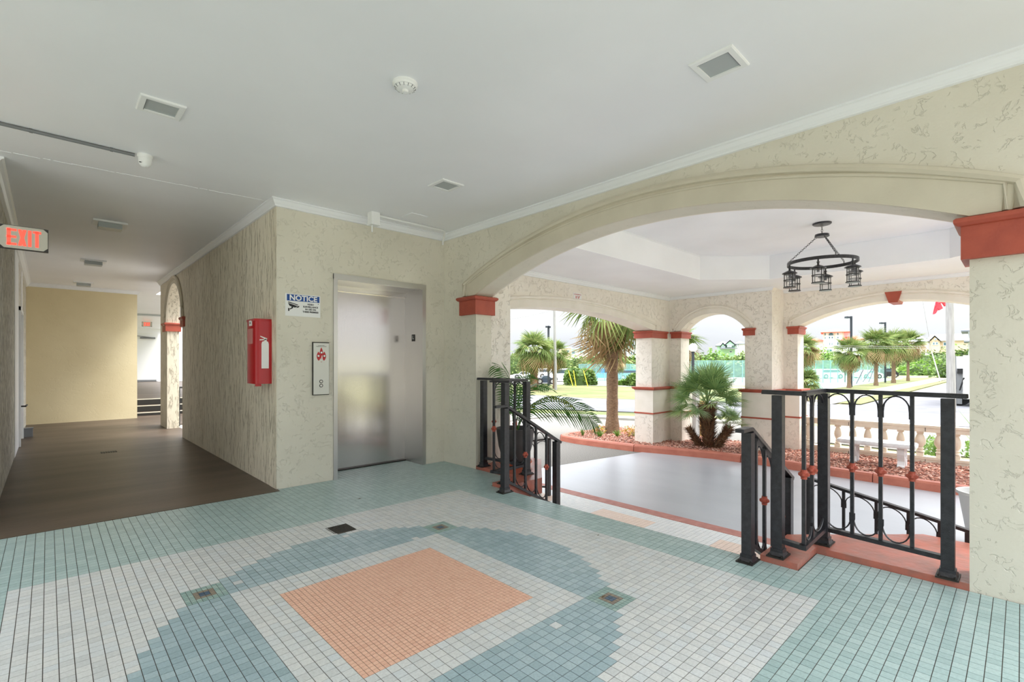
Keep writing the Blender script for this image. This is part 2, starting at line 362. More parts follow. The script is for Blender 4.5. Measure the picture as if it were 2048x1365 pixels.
for i in range(-48, 58):
    for j in range(-48, 78):
        x = TX+i*T; y = TY+j*T; k = tile_kind(i, j)
        if k in (3, 6):
            ci, cj = (-6 if i < 0 else 26), (-6 if j < 0 else 26)
            for a in (0, 1):
                for b in (0, 1):
                    m = k
                    if k == 6:
                        du = abs((i+a*.5+.25)-ci); dv = abs((j+b*.5+.25)-cj)
                        m = 4 if max(du, dv) < .6 else (5 if max(du, dv) < 1.1 else 6)
                    cell(x+a*T/2, y+b*T/2, x+(a+1)*T/2, y+(b+1)*T/2, m)
        else:
            if k == 1 and rt.random() < .004: k = 2
            cell(x, y, x+T, y+T, k)
def dpt(c):
    cx, cy = (c[0]+c[2])/2, (c[1]+c[3])/2; d = cx*S_+cy*C_; l = cx*C_-cy*S_
    if d < 1.2: return 99
    px = 1024+F*l/d; py = HY+F*1.3/d
    full = (c[2]-c[0]) > .05 and (c[3]-c[1]) > .05
    return d if (0 < px < 2048 and py < 1365 and full) else 99+d
order = sorted(cells, key=dpt)
near, rest = order[:300], order[300:]
tmesh = {}
for c in near:
    if c[4] not in tmesh:
        h = T/2-TG; q = MB(); q.box(-h, -h, -TH, h, h, 0); tmesh[c[4]] = q.mesh('tile'); tmesh[c[4]].materials.append(TM[c[4]])
    o = bpy.data.objects.new('tile', tmesh[c[4]]); COL.objects.link(o); o.parent = floor
    o.location = ((c[0]+c[2])/2, (c[1]+c[3])/2, rt.uniform(-.0003, .0003)); o.rotation_euler = (rt.uniform(-.004, .004), rt.uniform(-.004, .004), 0)
def tiles_into(q, cs, z=0.0):
    for x0, y0, x1, y1, m in cs:
        g = TG if (x1-x0) > .03 else TG*.85
        a, b, c, d = x0+g, y0+g, x1-g, y1-g; dz = rt.uniform(-.0003, .0003)
        v = [(a,b,z-TH),(c,b,z-TH),(c,d,z-TH),(a,d,z-TH),(a,b,z+dz),(c,b,z+dz),(c,d,z+dz),(a,d,z+dz)]
        q.add(v, [(4,5,6,7),(0,1,5,4),(1,2,6,5),(2,3,7,6),(3,0,4,7)], m)
q = MB(); tiles_into(q, rest)
o = link('tile_field', q.mesh('tile_field', fix=False), TM, floor); o['kind'] = 'stuff'

# corridor floor
mb = MB(); mb.box(-.6, 5.2, -.16, 1.705, 5.285, .002); mb.box(-.6, 5.285, -.16, 1.72, 10.2, .002); mb.box(-.6, 10.2, -.16, 1.92, 15.0, .002); mb.box(1.92, 12.4, -.16, 6.5, 15.0, .001)
struct('floor_corridor', mb, BROWN, 'worn brown concrete corridor floor with pale light across it', 'floor')

# steps down to the porch
mb = MB(); mb.box(3.396, 1.19, -.6, 3.70, 3.64, -.152); mb.box(3.70, 1.19, -.6, 4.0, 3.64, -.302); mb.box(4.0, -2.6, -.6, 5.03, 5.65, -.452)
landing = struct('porch_steps', mb, GROUT, 'pale tiled steps and landing leading down to the porch drive', 'steps')
PALE_O = varied('pale_peach_tile', [srgb(232,210,196), srgb(236,216,204)], .45)
PALE_W = varied('pale_step_tile', [srgb(222,226,228), srgb(232,234,234), srgb(226,230,232)], .4)
cs = []
def lt(x0, x1, y0, y1, z):
    out = []; nx = int((x1-x0)/T); ny = int((y1-y0)/T)
    for i in range(nx):
        for j in range(ny):
            x = x1-(i+1)*T; y = y0+j*T; m = 8
            if z < -.4:
                u = (x+T/2-4.62); v = ((y+T/2-2.41+4.2) % 1.4)-.7
                if abs(u) < .22 and abs(v) < .36: m = 7
            out.append((x, y, x+T, y+T, m))
    return out
q = MB(); tiles_into(q, lt(3.396, 3.70, 1.19, 3.64, -.15), -.15); tiles_into(q, lt(3.70, 4.0, 1.19, 3.64, -.3), -.30); tiles_into(q, lt(4.0, 5.03, -.2, 5.0, -.45), -.45)
o = link('step_tiles', q.mesh('step_tiles', fix=False), TM+[PALE_O, PALE_W], landing); o['kind'] = 'stuff'
mb = MB(); mb.box(5.03, -2.6, -.6, 5.2, 5.65, -.448)
struct('trim_1', mb, REDS, 'faded red painted edge strip of the tiled landing', 'kerb')
# red pedestals beside the steps
def mirror(p): return [(x, 4.83-y) for x, y in p][::-1]
pedR = [(3.80,.205),(3.80,.97),(3.396,.97),(3.396,1.19),(3.93,1.19),(4.66,.50),(4.66,-.8),(4.06,-.8),(4.06,.205)]
for n, (poly, lab) in enumerate(((pedR, 'terracotta painted pedestal right of the steps with the long guard rail on it'), (mirror(pedR), 'terracotta painted pedestal left of the steps under the potted palm'))):
    cx = sum(p[0] for p in poly)/len(poly); cy = sum(p[1] for p in poly)/len(poly)
    inn = [(cx+(x-cx)*.985, cy+(y-cy)*.985) for x, y in poly]
    mb = MB(); mb.prism(poly, -.13, .04)
    c = struct('trim_%d' % (n+2), mb, REDW, lab, 'pedestal')
    q = MB(); q.prism(inn, -.6, -.13); part('plinth', q, WHITEST, c, label='pale stucco base')
# lobby thresholds: elevator sill
# ground and drive
def ground(name, pts, z, mat, label, cat='ground', th=.02):
    q = MB(); q.prism(pts, z-th, z); return struct(name, q, mat, label, cat)
ground('ground', [(-60,-80),(260,-80),(260,200),(-60,200)], ZG-.03, SAND, 'sandy green open ground stretching to the houses', 'ground', .3)
ground('ground_drive', [(5.2,-3.5),(9.6,-3.5),(9.6,5.5),(5.2,6.15)], ZG+.006, CONC, 'smooth grey concrete drive slab under the porch', 'driveway')
ground('ground_asphalt', [(4.0,5.3),(9.9,5.3),(13.5,3.2),(13.5,-6),(22,-6),(21.0,1.5),(16.4,4.5),(14.3,8.2),(13.2,12.5),(12,22),(-4,22),(-4,6)], ZG, ASPH, 'light gravelly asphalt forecourt beyond the porch', 'driveway')
ground('ground_bounce_paving', [(-22,-20),(3.7,-20),(3.7,-1.3),(-1.9,-1.3),(-1.9,5),(-22,5)], ZG+.01, WALK, 'unseen pale paving added behind the lobby to bounce light', 'paving')  # unseen, added to bounce neutral light onto the lobby ceiling
ground('ground_bounce_walk', [(1.93,8.1),(9,8.1),(9,20),(6.55,20),(6.55,12.4),(1.93,12.4)], -.02, WALK, 'pale concrete walk added outside the corridor arch to bounce light', 'paving')  # added in a pale tone to bounce light into the corridor
ground('ground_road', [(17.5,6.5),(16.6,9.8),(15.6,12.2),(14.4,14.3),(9,30),(13,38),(20.9,20.6),(21.1,16.3),(22.3,13.1),(25,8),(26.5,5.0),(70,4.9),(70,.6),(20,.6)], ZG+.012, ROAD, 'grey street running across and away beyond the forecourt', 'road')
ground('ground_grass_strip', [(14.75,8.7),(13.95,10.8),(12.8,12.6),(8,26),(9,28),(14.0,14.2),(15.0,12.0),(16.4,9.5),(17.4,6.9),(16.2,6.2)], ZG+.02, GRASS, 'narrow bright grass verge between forecourt kerb and street', 'grass')
ground('ground_lawn', [(22.3,13.1),(21.0,16.3),(20.9,20.5),(13,38),(22,45),(32,28.6),(34.2,19.8),(38,14),(58,12),(80,10),(80,7.4),(26.6,6.6)], ZG+.02, GRASS, 'mown lawn with young palms beyond the street', 'grass')
ground('ground_verge', [(27,5.1),(66,5.2),(66,5.9),(27,5.95)], ZG+.025, GRASS, 'grass verge between the long sidewalk and street', 'grass')
ground('ground_sidewalk', [(14.3,8.0),(13.4,10.3),(12.5,12.0),(7.5,26),(8,26),(12.8,12.5),(13.95,10.8),(14.75,8.7),(16.2,6.2),(15.9,5.6)], ZG+.07, WALK, 'pale concrete kerb along the forecourt', 'kerb', .1)
ground('ground_sidewalk_far', [(33.6,19.8),(32,28.6),(22,45),(23,47),(36.2,32.4),(36.8,21.5),(40,15.5),(38,14)], ZG+.03, WALK, 'pale sidewalk in front of the hedges across the street', 'sidewalk')
ground('ground_sidewalk_long', [(24.9,6.0),(66,5.9),(80,6.1),(80,7.4),(60,7.4),(24.6,7.2)], ZG+.035, WALK, 'long pale sidewalk leading away past the palms', 'sidewalk')
ground('ground_lot', [(36.8,21.5),(36.2,32.4),(23,47),(30,75),(70,70),(75,14),(45,14)], ZG+.005, WALK, 'bright parking lot behind the hedges', 'parking')
ground('ground_court', [(38,9.6),(75,9.9),(75,14),(38,14)], ZG+.03, base('court_green', srgb(150,196,176), .8)[0], 'green sports court behind the tall mesh fence', 'court')

# ================================================================== SETTING: WALLS
def arc(a0, a1, zs, za, n=28, ell=False):
    c = (a0+a1)/2; hw = (a1-a0)/2; s = za-zs; pts = []
    if ell or s >= hw*.97:
        for k in range(n+1):
            t = math.pi*k/n; pts.append((c-hw*math.cos(t), zs+s*math.sin(t)))
    else:
        Rr = (hw*hw+s*s)/(2*s)
        for k in range(n+1):
            u = -hw+2*hw*k/n; pts.append((c+u, za-(Rr-math.sqrt(Rr*Rr-u*u))))
    return pts
def arch_poly(a0, a1, z0, z1, ops):
    p = [(a0, z0), (a0, z1), (a1, z1), (a1, z0)]
    for (b0, b1, zs, za) in sorted(ops, key=lambda o: -o[0]):
        pts = arc(b0, b1, zs, za)[::-1] if za > zs else [(b1, zs), (b0, zs)]
        p += [(b1, z0)]+([] if za == zs else [])+pts+[(b0, z0)]
    return p
def wall_prism(q, axis, poly, n0, n1, mi=0):
    P = (lambda p, h: (h, p[0], p[1])) if axis == 'x' else (lambda p, h: (p[0], h, p[1]))
    tris = [tuple(t) for t in tessellate_polygon([[Vector((p[0], p[1], 0)) for p in poly]])]
    n = len(poly); v = [P(p, n0) for p in poly]+[P(p, n1) for p in poly]
    f = [tuple(t) for t in tris]+[tuple(i+n for i in reversed(t)) for t in tris]+[(i, (i+1) % n, n+(i+1) % n, n+i) for i in range(n)]
    q.add(v, f, mi)
def band(axis, a0, a1, zs, za, wd, plane, out, proud, zlow=None, bead=.035, mat=None, matb=None, parent=None, n=32, dr=None):
    # raised band round an arch: inner edge the opening, outer edge wd further, with a bead on its outer edge
    inn = arc(a0, a1, zs, za, n); s2 = za+wd
    zo = zs+(dr if dr is not None else wd*.75); outp = arc(a0-wd, a1+wd, zo, s2, n)
    poly = [(a0, zs)]+inn+[(a1, zs), (a1+wd, zs)]+outp[::-1]+[(a0-wd, zs)]
    cl = []
    for p in poly:
        if not cl or (abs(cl[-1][0]-p[0])+abs(cl[-1][1]-p[1])) > 1e-4: cl.append(p)
    q = MB(); wall_prism(q, axis, cl, plane, plane+out*proud); part('arch_band', q, mat, parent)
    path = [(a0-wd, zs)]+outp+[(a1+wd, zs)]
    P = (lambda p: (plane+out*proud*1.0, p[0], p[1])) if axis == 'x' else (lambda p: (p[0], plane+out*proud, p[1]))
    q = MB(); q.tube([P(p) for p in path], bead*.6, 8); part('arch_bead', q, matb or mat, parent, smooth=True)
    w2_ = wd-bead*1.15; o2 = arc(a0-w2_, a1+w2_, zo, za+w2_, n)
    q = MB(); q.tube([P(p) for p in [(a0-w2_, zs)]+o2+[(a1+w2_, zs)]], bead*.26, 8); part('arch_bead', q, matb or mat, parent, smooth=True)
def capital(parent, x0, y0, x1, y1, z0, z1, lip=.03):
    q = MB(); q.box(x0, y0, z0, x1, y1, z1-.045)
    prof = [(0, z1-.05), (lip*.5, z1-.045), (lip, z1-.028), (lip, z1-.01), (lip*.6, z1)]
    for (e, z), (e2, z2) in zip(prof, prof[1:]):
        v = [(x0-e,y0-e,z),(x1+e,y0-e,z),(x1+e,y1+e,z),(x0-e,y1+e,z),(x0-e2,y0-e2,z2),(x1+e2,y0-e2,z2),(x1+e2,y1+e2,z2),(x0-e2,y1+e2,z2)]
        q.add(v, [(0,1,5,4),(1,2,6,5),(2,3,7,6),(3,0,4,7)])
    e = lip*.6; q.add([(x0-e,y0-e,z1),(x1+e,y0-e,z1),(x1+e,y1+e,z1),(x0-e,y1+e,z1)], [(0,1,2,3)])
    part('capital', q, RED, parent, label='terracotta red capital')

# arch wall of the lobby
AY0, AY1, AZS, AZA = .205, 4.625, 2.135, 2.606
q = MB(); wall_prism(q, 'x', arch_poly(-1.3, 5.65, -.16, ZC, [(AY0, AY1, AZS, AZA)]), XW, XW+.25)
wr = struct('wall_right', q, CREAM, 'cream stucco lobby wall with one wide low arch to the porch', 'wall')
band('x', AY0, AY1, AZS, AZA, .2, XW, -1, .022, mat=BAND, parent=wr, bead=.05, dr=.15)
band('x', AY0, AY1, AZS, AZA, .2, XW+.25, 1, .022, mat=BANDO, parent=wr, bead=.05, dr=.15)
capital(wr, XW-.035, AY1-.035, XW+.285, AY1+.29, 1.90, 2.125)
capital(wr, XW-.035, AY0-.30, XW+.285, AY0+.035, 1.89, 2.125)
# deep pier on the porch side
q = MB(); q.box(XW+.25, 4.655, -.6, 4.41, 5.65, 2.85)
part('pier', q, WHITEST, wr)
# elevator wall
q = MB(); wall_prism(q, 'y', arch_poly(XC, XW, -.16, ZC, [(2.31, 3.485, 2.285, 2.285)]), YE, YE+.2)
we = struct('wall_back', q, CREAM, 'cream stucco wall holding the elevator doors', 'wall')
# corridor right wall with arched opening
q = MB(); wall_prism(q, 'x', arch_poly(YE+.2, 12.42, -.16, ZC, [(10.14, 11.65, 2.04, 2.78)]), XC, XC+.2)
wc = struct('wall_corridor', q, BARK, 'dragged stucco corridor wall with a round arched side opening', 'wall')
band('x', 10.14, 11.65, 2.04, 2.78, .12, XC, -1, .022, mat=BAND, parent=wc, bead=.04, dr=.0)
capital(wc, XC-.03, 11.62, XC+.23, 12.0, 1.93, 2.1, .02)
capital(wc, XC-.03, 9.9, XC+.23, 10.17, 1.93, 2.1, .02)
q = MB(); q.box(XC-.001, YE, -.16, XC+.0, YE+.2, ZC); q.box(XC-.004, YE-.0, -.16, XC, YE+.2, ZC)
part('corner_face', q, BARK, wc)
# left wall of the corridor, with its door
q = MB(); wall_prism(q, 'x', arch_poly(5.75, 14.6, -.16, ZC, [(10.75, 11.85, 2.12, 2.12)]), XL-.2, XL)
wl = struct('wall_left', q, BARKW, 'rough dragged stucco wall at the left with dark streaks', 'wall')
q = MB(); q.box(XL-.12, 10.75, 0, XL-.07, 11.85, 2.12)
q2 = MB(); q2.box(XL-.002, 9.55, 0, XL+.006, 10.69, ZC-.09); q2.box(XL-.002, 11.91, 0, XL+.006, 12.3, ZC-.09); part('plaster_band', q2, CEIL, wl, label='smooth white plaster beside the door')
dr = struct('door_1', q, WHITE, 'white corridor door in the left wall with lever handle', 'door')
q = MB(); q.box(XL-.1, 10.69, 0, XL+.03, 10.75, 2.18); q.box(XL-.1, 11.85, 0, XL+.03, 11.91, 2.18); q.box(XL-.1, 10.69, 2.12, XL+.03, 11.91, 2.18); part('door_frame', q, WHITE, dr)
for z in (.42, 1.08, 1.76):
    q = MB(); q.box(XL-.07, 11.79, z-.05, XL-.045, 11.85, z+.05); part('hinge', q, REDP, dr, label='dark red hinge')
q = MB(); q.tube([(XL-.08,10.85,.62),(XL+.05,10.85,.62),(XL+.08,10.83,.62),(XL+.09,11.0,.63)], .012, 8); q.lathe([(.03,0),(.03,.015)], (XL-.03,10.85,.6), 10); part('handle', q, GREYMET, dr)
q = MB(); q.box(-2.1, -1.3, -.16, -1.9, 2.0, ZC); q.box(-2.1, 2.0, 2.5, -1.9, 5.95, ZC); q.box(-2.1, 5.5, -.16, -1.9, 5.95, ZC); q.box(-1.9, 5.75, -.16, XL-.1, 5.95, ZC)  # unseen wall, added; its opening is sized to set the side light
struct('wall_side_unseen', q, CREAM, 'unseen cream stucco wall added left of the lobby to limit side light', 'wall')
# tan end wall
q = MB(); q.box(XL-.2, 14.4, -.16, 1.52, 14.6, ZC)
struct('wall_end', q, TAN, 'plain tan wall closing the corridor', 'wall')
# beyond: steps, upper floor and far wall
q = MB(); q.box(1.3, 14.95, 0, 6.5, 15.23, .08); q.box(1.3, 15.23, 0, 6.5, 15.51, .23); q.box(1.3, 15.51, 0, 6.5, 30.5, .38)
st = struct('floor_upper', q, BROWN, 'raised floor beyond three dark steps past the tan wall', 'floor')
for y, z in ((14.95, .08), (15.23, .23), (15.51, .38)):
    k = MB(); k.box(1.3, y-.01, z-.015, 6.5, y+.03, z+.004); part('nosing', k, CREAM_S, st, label='pale step nosing')
    k = MB(); k.box(1.3, y-.006, z-.14 if z > .1 else 0, 6.5, y-.002, z-.016); part('riser', k, GREYMET, st, label='dark riser')
q = MB(); q.box(1.0, 29.8, .3, 6.5, 30.0, ZC+.1)
struct('wall_far', q, CEIL, 'white far wall beyond the raised floor', 'wall')
# ceiling: main slab, porch ceiling with octagonal tray
q = MB(); q.box(-1.9, -1.3, ZC, 4.05, 8.0, ZC+.25); q.box(-1.9, 8.0, ZC, 1.92, 14.9, ZC+.25); q.box(-.6, 14.9, ZC+.02, 4.2, 30.2, ZC+.27)
ce = struct('ceiling', q, CEIL, 'flat white lobby ceiling', 'ceiling')
q = MB()
rr = random.Random(5); x = -.33
while x < 1.68:
    L_ = rr.uniform(.04, .16); y = 5.60-(x+.33)*.09+rr.uniform(-.004, .004)
    q.box(x, y-.003, ZC-.0025, min(x+L_, 1.7), y+.003, ZC+.001); x += L_+rr.uniform(-.01, .02)
part('paint_seam', q, CEIL, ce)
q = MB(); q.box(2.95, 4.72, ZC-.006, 3.16, 4.93, ZC+.001); part('access_plate', q, CEIL, ce)
# porch ceiling z 2.80, tray cut by building a ring of quads
ZP, ZT = 2.82, 3.25
trayp = [(5.0,4.05),(8.6,4.05),(9.45,3.15),(9.45,.72),(8.6,-.18),(5.0,-.18),(4.5,.35),(4.5,3.5)]
outp_ = [(4.05,5.66),(10.5,5.66),(11.4,3.45),(11.4,-1.2),(8.9,-3.2),(4.9,-3.2),(4.05,-1.6),(4.05,4.2)]
outp_ = [(4.05,5.8),(10.7,5.8),(11.5,3.5),(11.5,.4),(11.5,-.9),(5.0,-.9),(4.05,-.9),(4.05,3.6)]
q = MB(); n = 8
v = [(x,y,ZP) for x,y in trayp]+[(x,y,ZP) for x,y in outp_]+[(x,y,ZT) for x,y in trayp]
q.add(v, [(i,(i+1)%n,n+(i+1)%n,n+i) for i in range(n)]+[(i,(i+1)%n,2*n+(i+1)%n,2*n+i) for i in range(n)]+[tuple(range(2*n,3*n))])
q.box(4.05,-.9,ZT+.06,11.5,5.9,ZT+.25)
q.add([(x,y,ZP+.001) for x,y in outp_]+[(x,y,ZT+.07) for x,y in outp_], [(i,(i+1)%n,n+(i+1)%n,n+i) for i in range(n)])
cp = struct('ceiling_porch', q, CEILP, 'white porch ceiling with a recessed octagonal tray', 'ceiling')
for (ax, ay), (bx, by) in ((trayp[0], trayp[1]), (trayp[1], trayp[2]), (trayp[2], trayp[3]), (trayp[3], trayp[4])):
    k = MB(); k.bar((ax,ay,ZT-.006), (bx,by,ZT-.006), .02, .012); part('tray_trim', k, CROWN, cp)

# porch walls
def dado(parent, x0, y0, x1, y1):
    # boarded base of a porch pier between two red mouldings
    e = .05
    q = MB(); q.box(x0-e, y0-e, -.6, x1+e, y1+e, .17); part('pier_base', q, WHITEST, parent)
    q = MB(); q.box(x0-e-.012, y0-e-.012, .17, x1+e+.012, y1+e+.012, .20); part('lower_moulding', q, RED, parent, label='thin terracotta moulding')
    q = MB(); q.box(x0-e, y0-e, .20, x1+e, y1+e, .44); part('board', q, BANDO, parent)
    q = MB(); q.box(x0-e+.004, y0-e+.004, .44, x1+e-.004, y1+e-.004, .452); q.box(x0-e, y0-e, .452, x1+e, y1+e, .70); part('board', q, BANDO, parent)
    q = MB()
    for i, (a, z) in enumerate(((.015,.70),(.04,.715),(.05,.735))): q.box(x0-e-a, y0-e-a, z, x1+e+a, y1+e+a, [.715,.735,.765][i])
    part('upper_moulding', q, RED, parent, label='terracotta moulding')
YP = 5.65
q = MB(); wall_prism(q, 'y', arch_poly(4.05, 10.85, -.6, ZP+.02, [(4.41, 9.66, 2.03, 2.285)]), YP, YP+.4)
wp = struct('wall_porch_left', q, WHITEST, 'pale stucco porch wall with a wide arch and clearance sign', 'wall')
band('y', 4.41, 9.66, 2.03, 2.285, .17, YP, -1, .02, mat=BANDO, parent=wp, bead=.042, dr=.12)
capital(wp, 9.63, YP-.03, 10.3, YP+.43, 1.86, 2.02, .02)
XB = 10.45
q = MB(); wall_prism(q, 'x', arch_poly(3.44, YP+.0, -.6, ZP+.02, [(3.96, 5.37, 2.04, 2.385)]), XB, XB+.4)
w2 = struct('wall_porch_front', q, WHITEST, 'pale stucco porch wall with the small arch in front of the fan palm', 'wall')
band('x', 3.96, 5.37, 2.04, 2.385, .15, XB, -1, .02, mat=BANDO, parent=w2, bead=.042, dr=.05)
capital(w2, XB-.03, 5.34, XB+.43, 5.60, 1.87, 2.02, .02); capital(w2, XB-.03, 3.76, XB+.43, 3.99, 1.87, 2.02, .02)
XD = 11.15
q = MB(); wall_prism(q, 'x', arch_poly(-1.8, 3.46, -.6, ZP+.02, [(.02, 3.18, 2.06, 2.445)]), XD, XD+.4)
w3 = struct('wall_porch_street', q, WHITEST, 'pale stucco porch wall with the wide keystone arch over the balustrade', 'wall')
band('x', .02, 3.18, 2.06, 2.445, .145, XD, -1, .02, mat=BANDO, parent=w3, bead=.042, dr=.1)
capital(w3, XD-.03, 3.15, XD+.43, 3.36, 1.9, 2.06, .02)
q = MB(); v = []
for (xx) in (XD-.06, XD+.44): v += [(xx,1.545,2.40),(xx,1.675,2.40),(xx,1.735,2.60),(xx,1.485,2.60)]
q.add(v, [(0,1,2,3),(4,7,6,5),(0,4,5,1),(1,5,6,2),(2,6,7,3),(3,7,4,0)]); part('keystone', q, RED, w3, label='terracotta keystone')
q = MB(); q.box(XB+.4, 3.44, -.6, XD+.4, 3.62, ZP+.02); part('return', q, WHITEST, w3)
dado(w2, XB, 5.37, XB+.4, YP+.05); dado(w2, XB, 3.44, XB+.4, 3.96); dado(w3, XD, 3.18, XD+.4, 3.40)
q = MB(); q.box(XB+.02, 5.66, -.6, XB+.38, YP+.4, ZP); part('pier', q, WHITEST, wp); dado(wp, 9.68, YP, XB+.4, YP+.36)

# crown mouldings
CPF = [(0,0),(.062,0),(.062,-.012),(.05,-.018),(.036,-.045),(.022,-.06),(.02,-.075),(0,-.078)]
def crown(name, a, b, nrm, label, z=ZC, ext=(0,0), sc=1.0, mat=CROWN):
    a = Vector((*a, 0)); b = Vector((*b, 0)); t = (b-a).normalized(); nn = Vector((*nrm, 0)); v = []
    m = len(CPF)
    for p, e, s in ((a, ext[0], -1), (b, ext[1], 1)):
        for (o_, h) in CPF:
            pp = p+nn*o_*sc+t*(s*o_*sc*e); v.append((pp.x, pp.y, z+h*sc))
    q = MB(); q.add(v, [tuple(range(m)), tuple(range(2*m-1, m-1, -1))]+[(i,(i+1)%m,m+(i+1)%m,m+i) for i in range(m)])
    return struct(name, q, mat, label, 'moulding')
crown('trim_4', (XC, YE), (XW, YE), (0,-1), 'white crown moulding above the elevator doors', ext=(1,-1))
crown('trim_5', (XW, -1.3), (XW, YE), (-1,0), 'white crown moulding above the wide lobby arch', ext=(0,-1))
crown('trim_6', (XC, YE), (XC, 12.42), (-1,0), 'white crown moulding along the corridor right wall', ext=(1,0))
crown('trim_7', (XL, 5.75), (XL, 14.4), (1,0), 'white crown moulding along the streaked left wall', ext=(0,-1), sc=1.2)
crown('trim_8', (XL, 14.4), (1.52, 14.4), (0,-1), 'white crown moulding on top of the tan wall', ext=(-1,1))
crown('trim_9', (4.41, YP), (XB, YP), (0,-1), 'white crown moulding of the left porch wall', z=ZP, ext=(0,-1))
crown('trim_10', (XB, YP), (XB, 3.44), (-1,0), 'white crown moulding over the small porch arch', z=ZP, ext=(-1,1), sc=.8)
crown('trim_11', (XD, 3.44), (XD, -1.8), (-1,0), 'white crown moulding over the keystone arch', z=ZP, ext=(0,0), sc=.8)

# ================================================================== ELEVATOR, SIGNS, FITTINGS
root = thing('elevator_door', (2.9, YE, 0), 'brushed steel elevator entrance set in the cream wall', 'elevator door')
X0, X1, ZD, YD = 2.31, 3.485, 2.285, 5.71
q = MB(); q.box(X0, YD, .012, X1, YD+.05, 2.17); part('door_panel', q, STEEL, root)
q = MB(); q.box(X0, YD-.03, 2.17, X1, YD+.05, 2.24); part('header', q, STEEL, root)
q = MB(); q.box(X0-.015, YE-.018, 0, X0+.03, YE+.02, ZD+.005); q.box(X1-.03, YE-.018, 0, X1+.02, YE+.02, ZD+.005)
part('jamb_face', q, STEELF, root)
q = MB(); q.box(X0-.015, YE-.022, ZD-.045, X1+.02, YE+.02, ZD+.015); part('head_face', q, STEELF, root)
q = MB(); q.box(X0, YE+.0, 0, X0+.025, YD, 2.24); part('side_jamb', q, STEELF, root)
q = MB(); q.box(X1-.025, YE+.0, 0, X1, YD, 2.24); part('side_jamb', q, STEELF, root)
q = MB(); q.box(X0, YE+.0, 2.235, X1, YD+.02, 2.26); part('soffit', q, STEELF, root)
q = MB(); q.box(X0+.02, YD-.04, -.002, X1-.02, YD+.06, .012); part('sill', q, GREYMET, root, label='dark door sill')
q = MB(); q.lathe([(.006,0),(.006,.002)], (0,0,0), 10); m = q.mesh('k'); m.transform(Matrix.Translation((2.47-2.9, YD-YE-.001, 1.98)) @ Matrix.Rotation(R(90), 4, 'X')); o = link('keyhole', m, BLACKP, root)
q = MB(); q.box(X1-.03, 5.46, 1.585, X1-.0255, 5.53, 1.675); f = part('floor_plate', q, BLACKP, root, label='black plate with a white L')
text_part('letter', 'L', .07, WHITEP, root, (X1-.0315, 5.495, 1.636), (0,-1,0))
# hall call panel
r = thing('elevator_call_panel', (2.15, YE, .95), 'tall narrow call panel with a red flame emblem left of the elevator', 'call panel')
q = MB(); q.box(2.062, YE-.02, .952, 2.242, YE, 1.528); part('back_box', q, GREYMET, r)
q = MB(); q.box(2.068, YE-.026, .96, 2.238, YE-.018, 1.518); part('face_plate', q, SATIN, r)
def leaf(cx, cz, w, h, lean=0):
    pts = []
    for k in range(9): t = k/8; pts.append((cx-w*math.sin(math.pi*t)**.8*(1-.25*t)+lean*t*t, cz-h*.5+h*t))
    for k in range(7, 0, -1): t = k/8; pts.append((cx+w*math.sin(math.pi*t)**.8*(1-.25*t)+lean*t*t, cz-h*.5+h*t))
    return pts
Yf = YE-.0265
q = MB()
q.prism(leaf(2.153,1.405,.022,.135), Yf, Yf+.001, 'y'); q.prism(leaf(2.124,1.375,.024,.10,-.004), Yf-.0003, Yf+.001, 'y'); q.prism(leaf(2.182,1.375,.024,.10,.004), Yf-.0003, Yf+.001, 'y')
part('flame_emblem', q, REDP, r, label='red flame emblem')
for cx, cz in ((2.153,1.415),(2.121,1.378),(2.185,1.378)):
    q = MB(); q.lathe([(.013,0),(.013,.001)], n=16); m = q.mesh('ring'); m.transform(Matrix.Translation((cx-2.15, -.0275, cz-.95)) @ Matrix.Rotation(R(90),4,'X')); link('emblem_disc', m, BLACKP, r)
    q = MB(); q.lathe([(.0105,0),(.0105,.0015)], n=16); m = q.mesh('disc'); m.transform(Matrix.Translation((cx-2.15, -.0278, cz-.95)) @ Matrix.Rotation(R(90),4,'X')); link('emblem_disc', m, WHITEP, r)
q = MB(); q.prism(leaf(2.158,1.358,.006,.06,.003), Yf-.0014, Yf, 'y'); part('flame_core', q, WHITEP, r)
text_part('caption', 'IN CASE OF FIRE', .0095, BLACKP, r, (2.153, Yf-.0002, 1.492), (1,0,0), sx=.95)
text_part('caption', 'USE STAIRS. DO NOT USE ELEVATOR', .0095, BLACKP, r, (2.153, Yf-.0002, 1.480), (1,0,0), sx=.7)
text_part('caption', 'FIRE', .009, REDP, r, (2.153, Yf-.0002, 1.312), (1,0,0))
for z in (1.10, 1.055):
    q = MB(); q.lathe([(.019,0),(.019,.004),(.0145,.005),(.0145,.002)], n=20); m = q.mesh('button'); m.transform(Matrix.Translation((0, -.0262, z-.95)) @ Matrix.Rotation(R(90),4,'X')); b_ = link('button_ring', m, BLACKP, r)
    q = MB(); q.lathe([(.0135,0),(.0135,.004),(.011,.006)], n=20); m = q.mesh('button'); m.transform(Matrix.Translation((0, -.0262, z-.95)) @ Matrix.Rotation(R(90),4,'X')); b_ = link('button', m, STEELF, r)
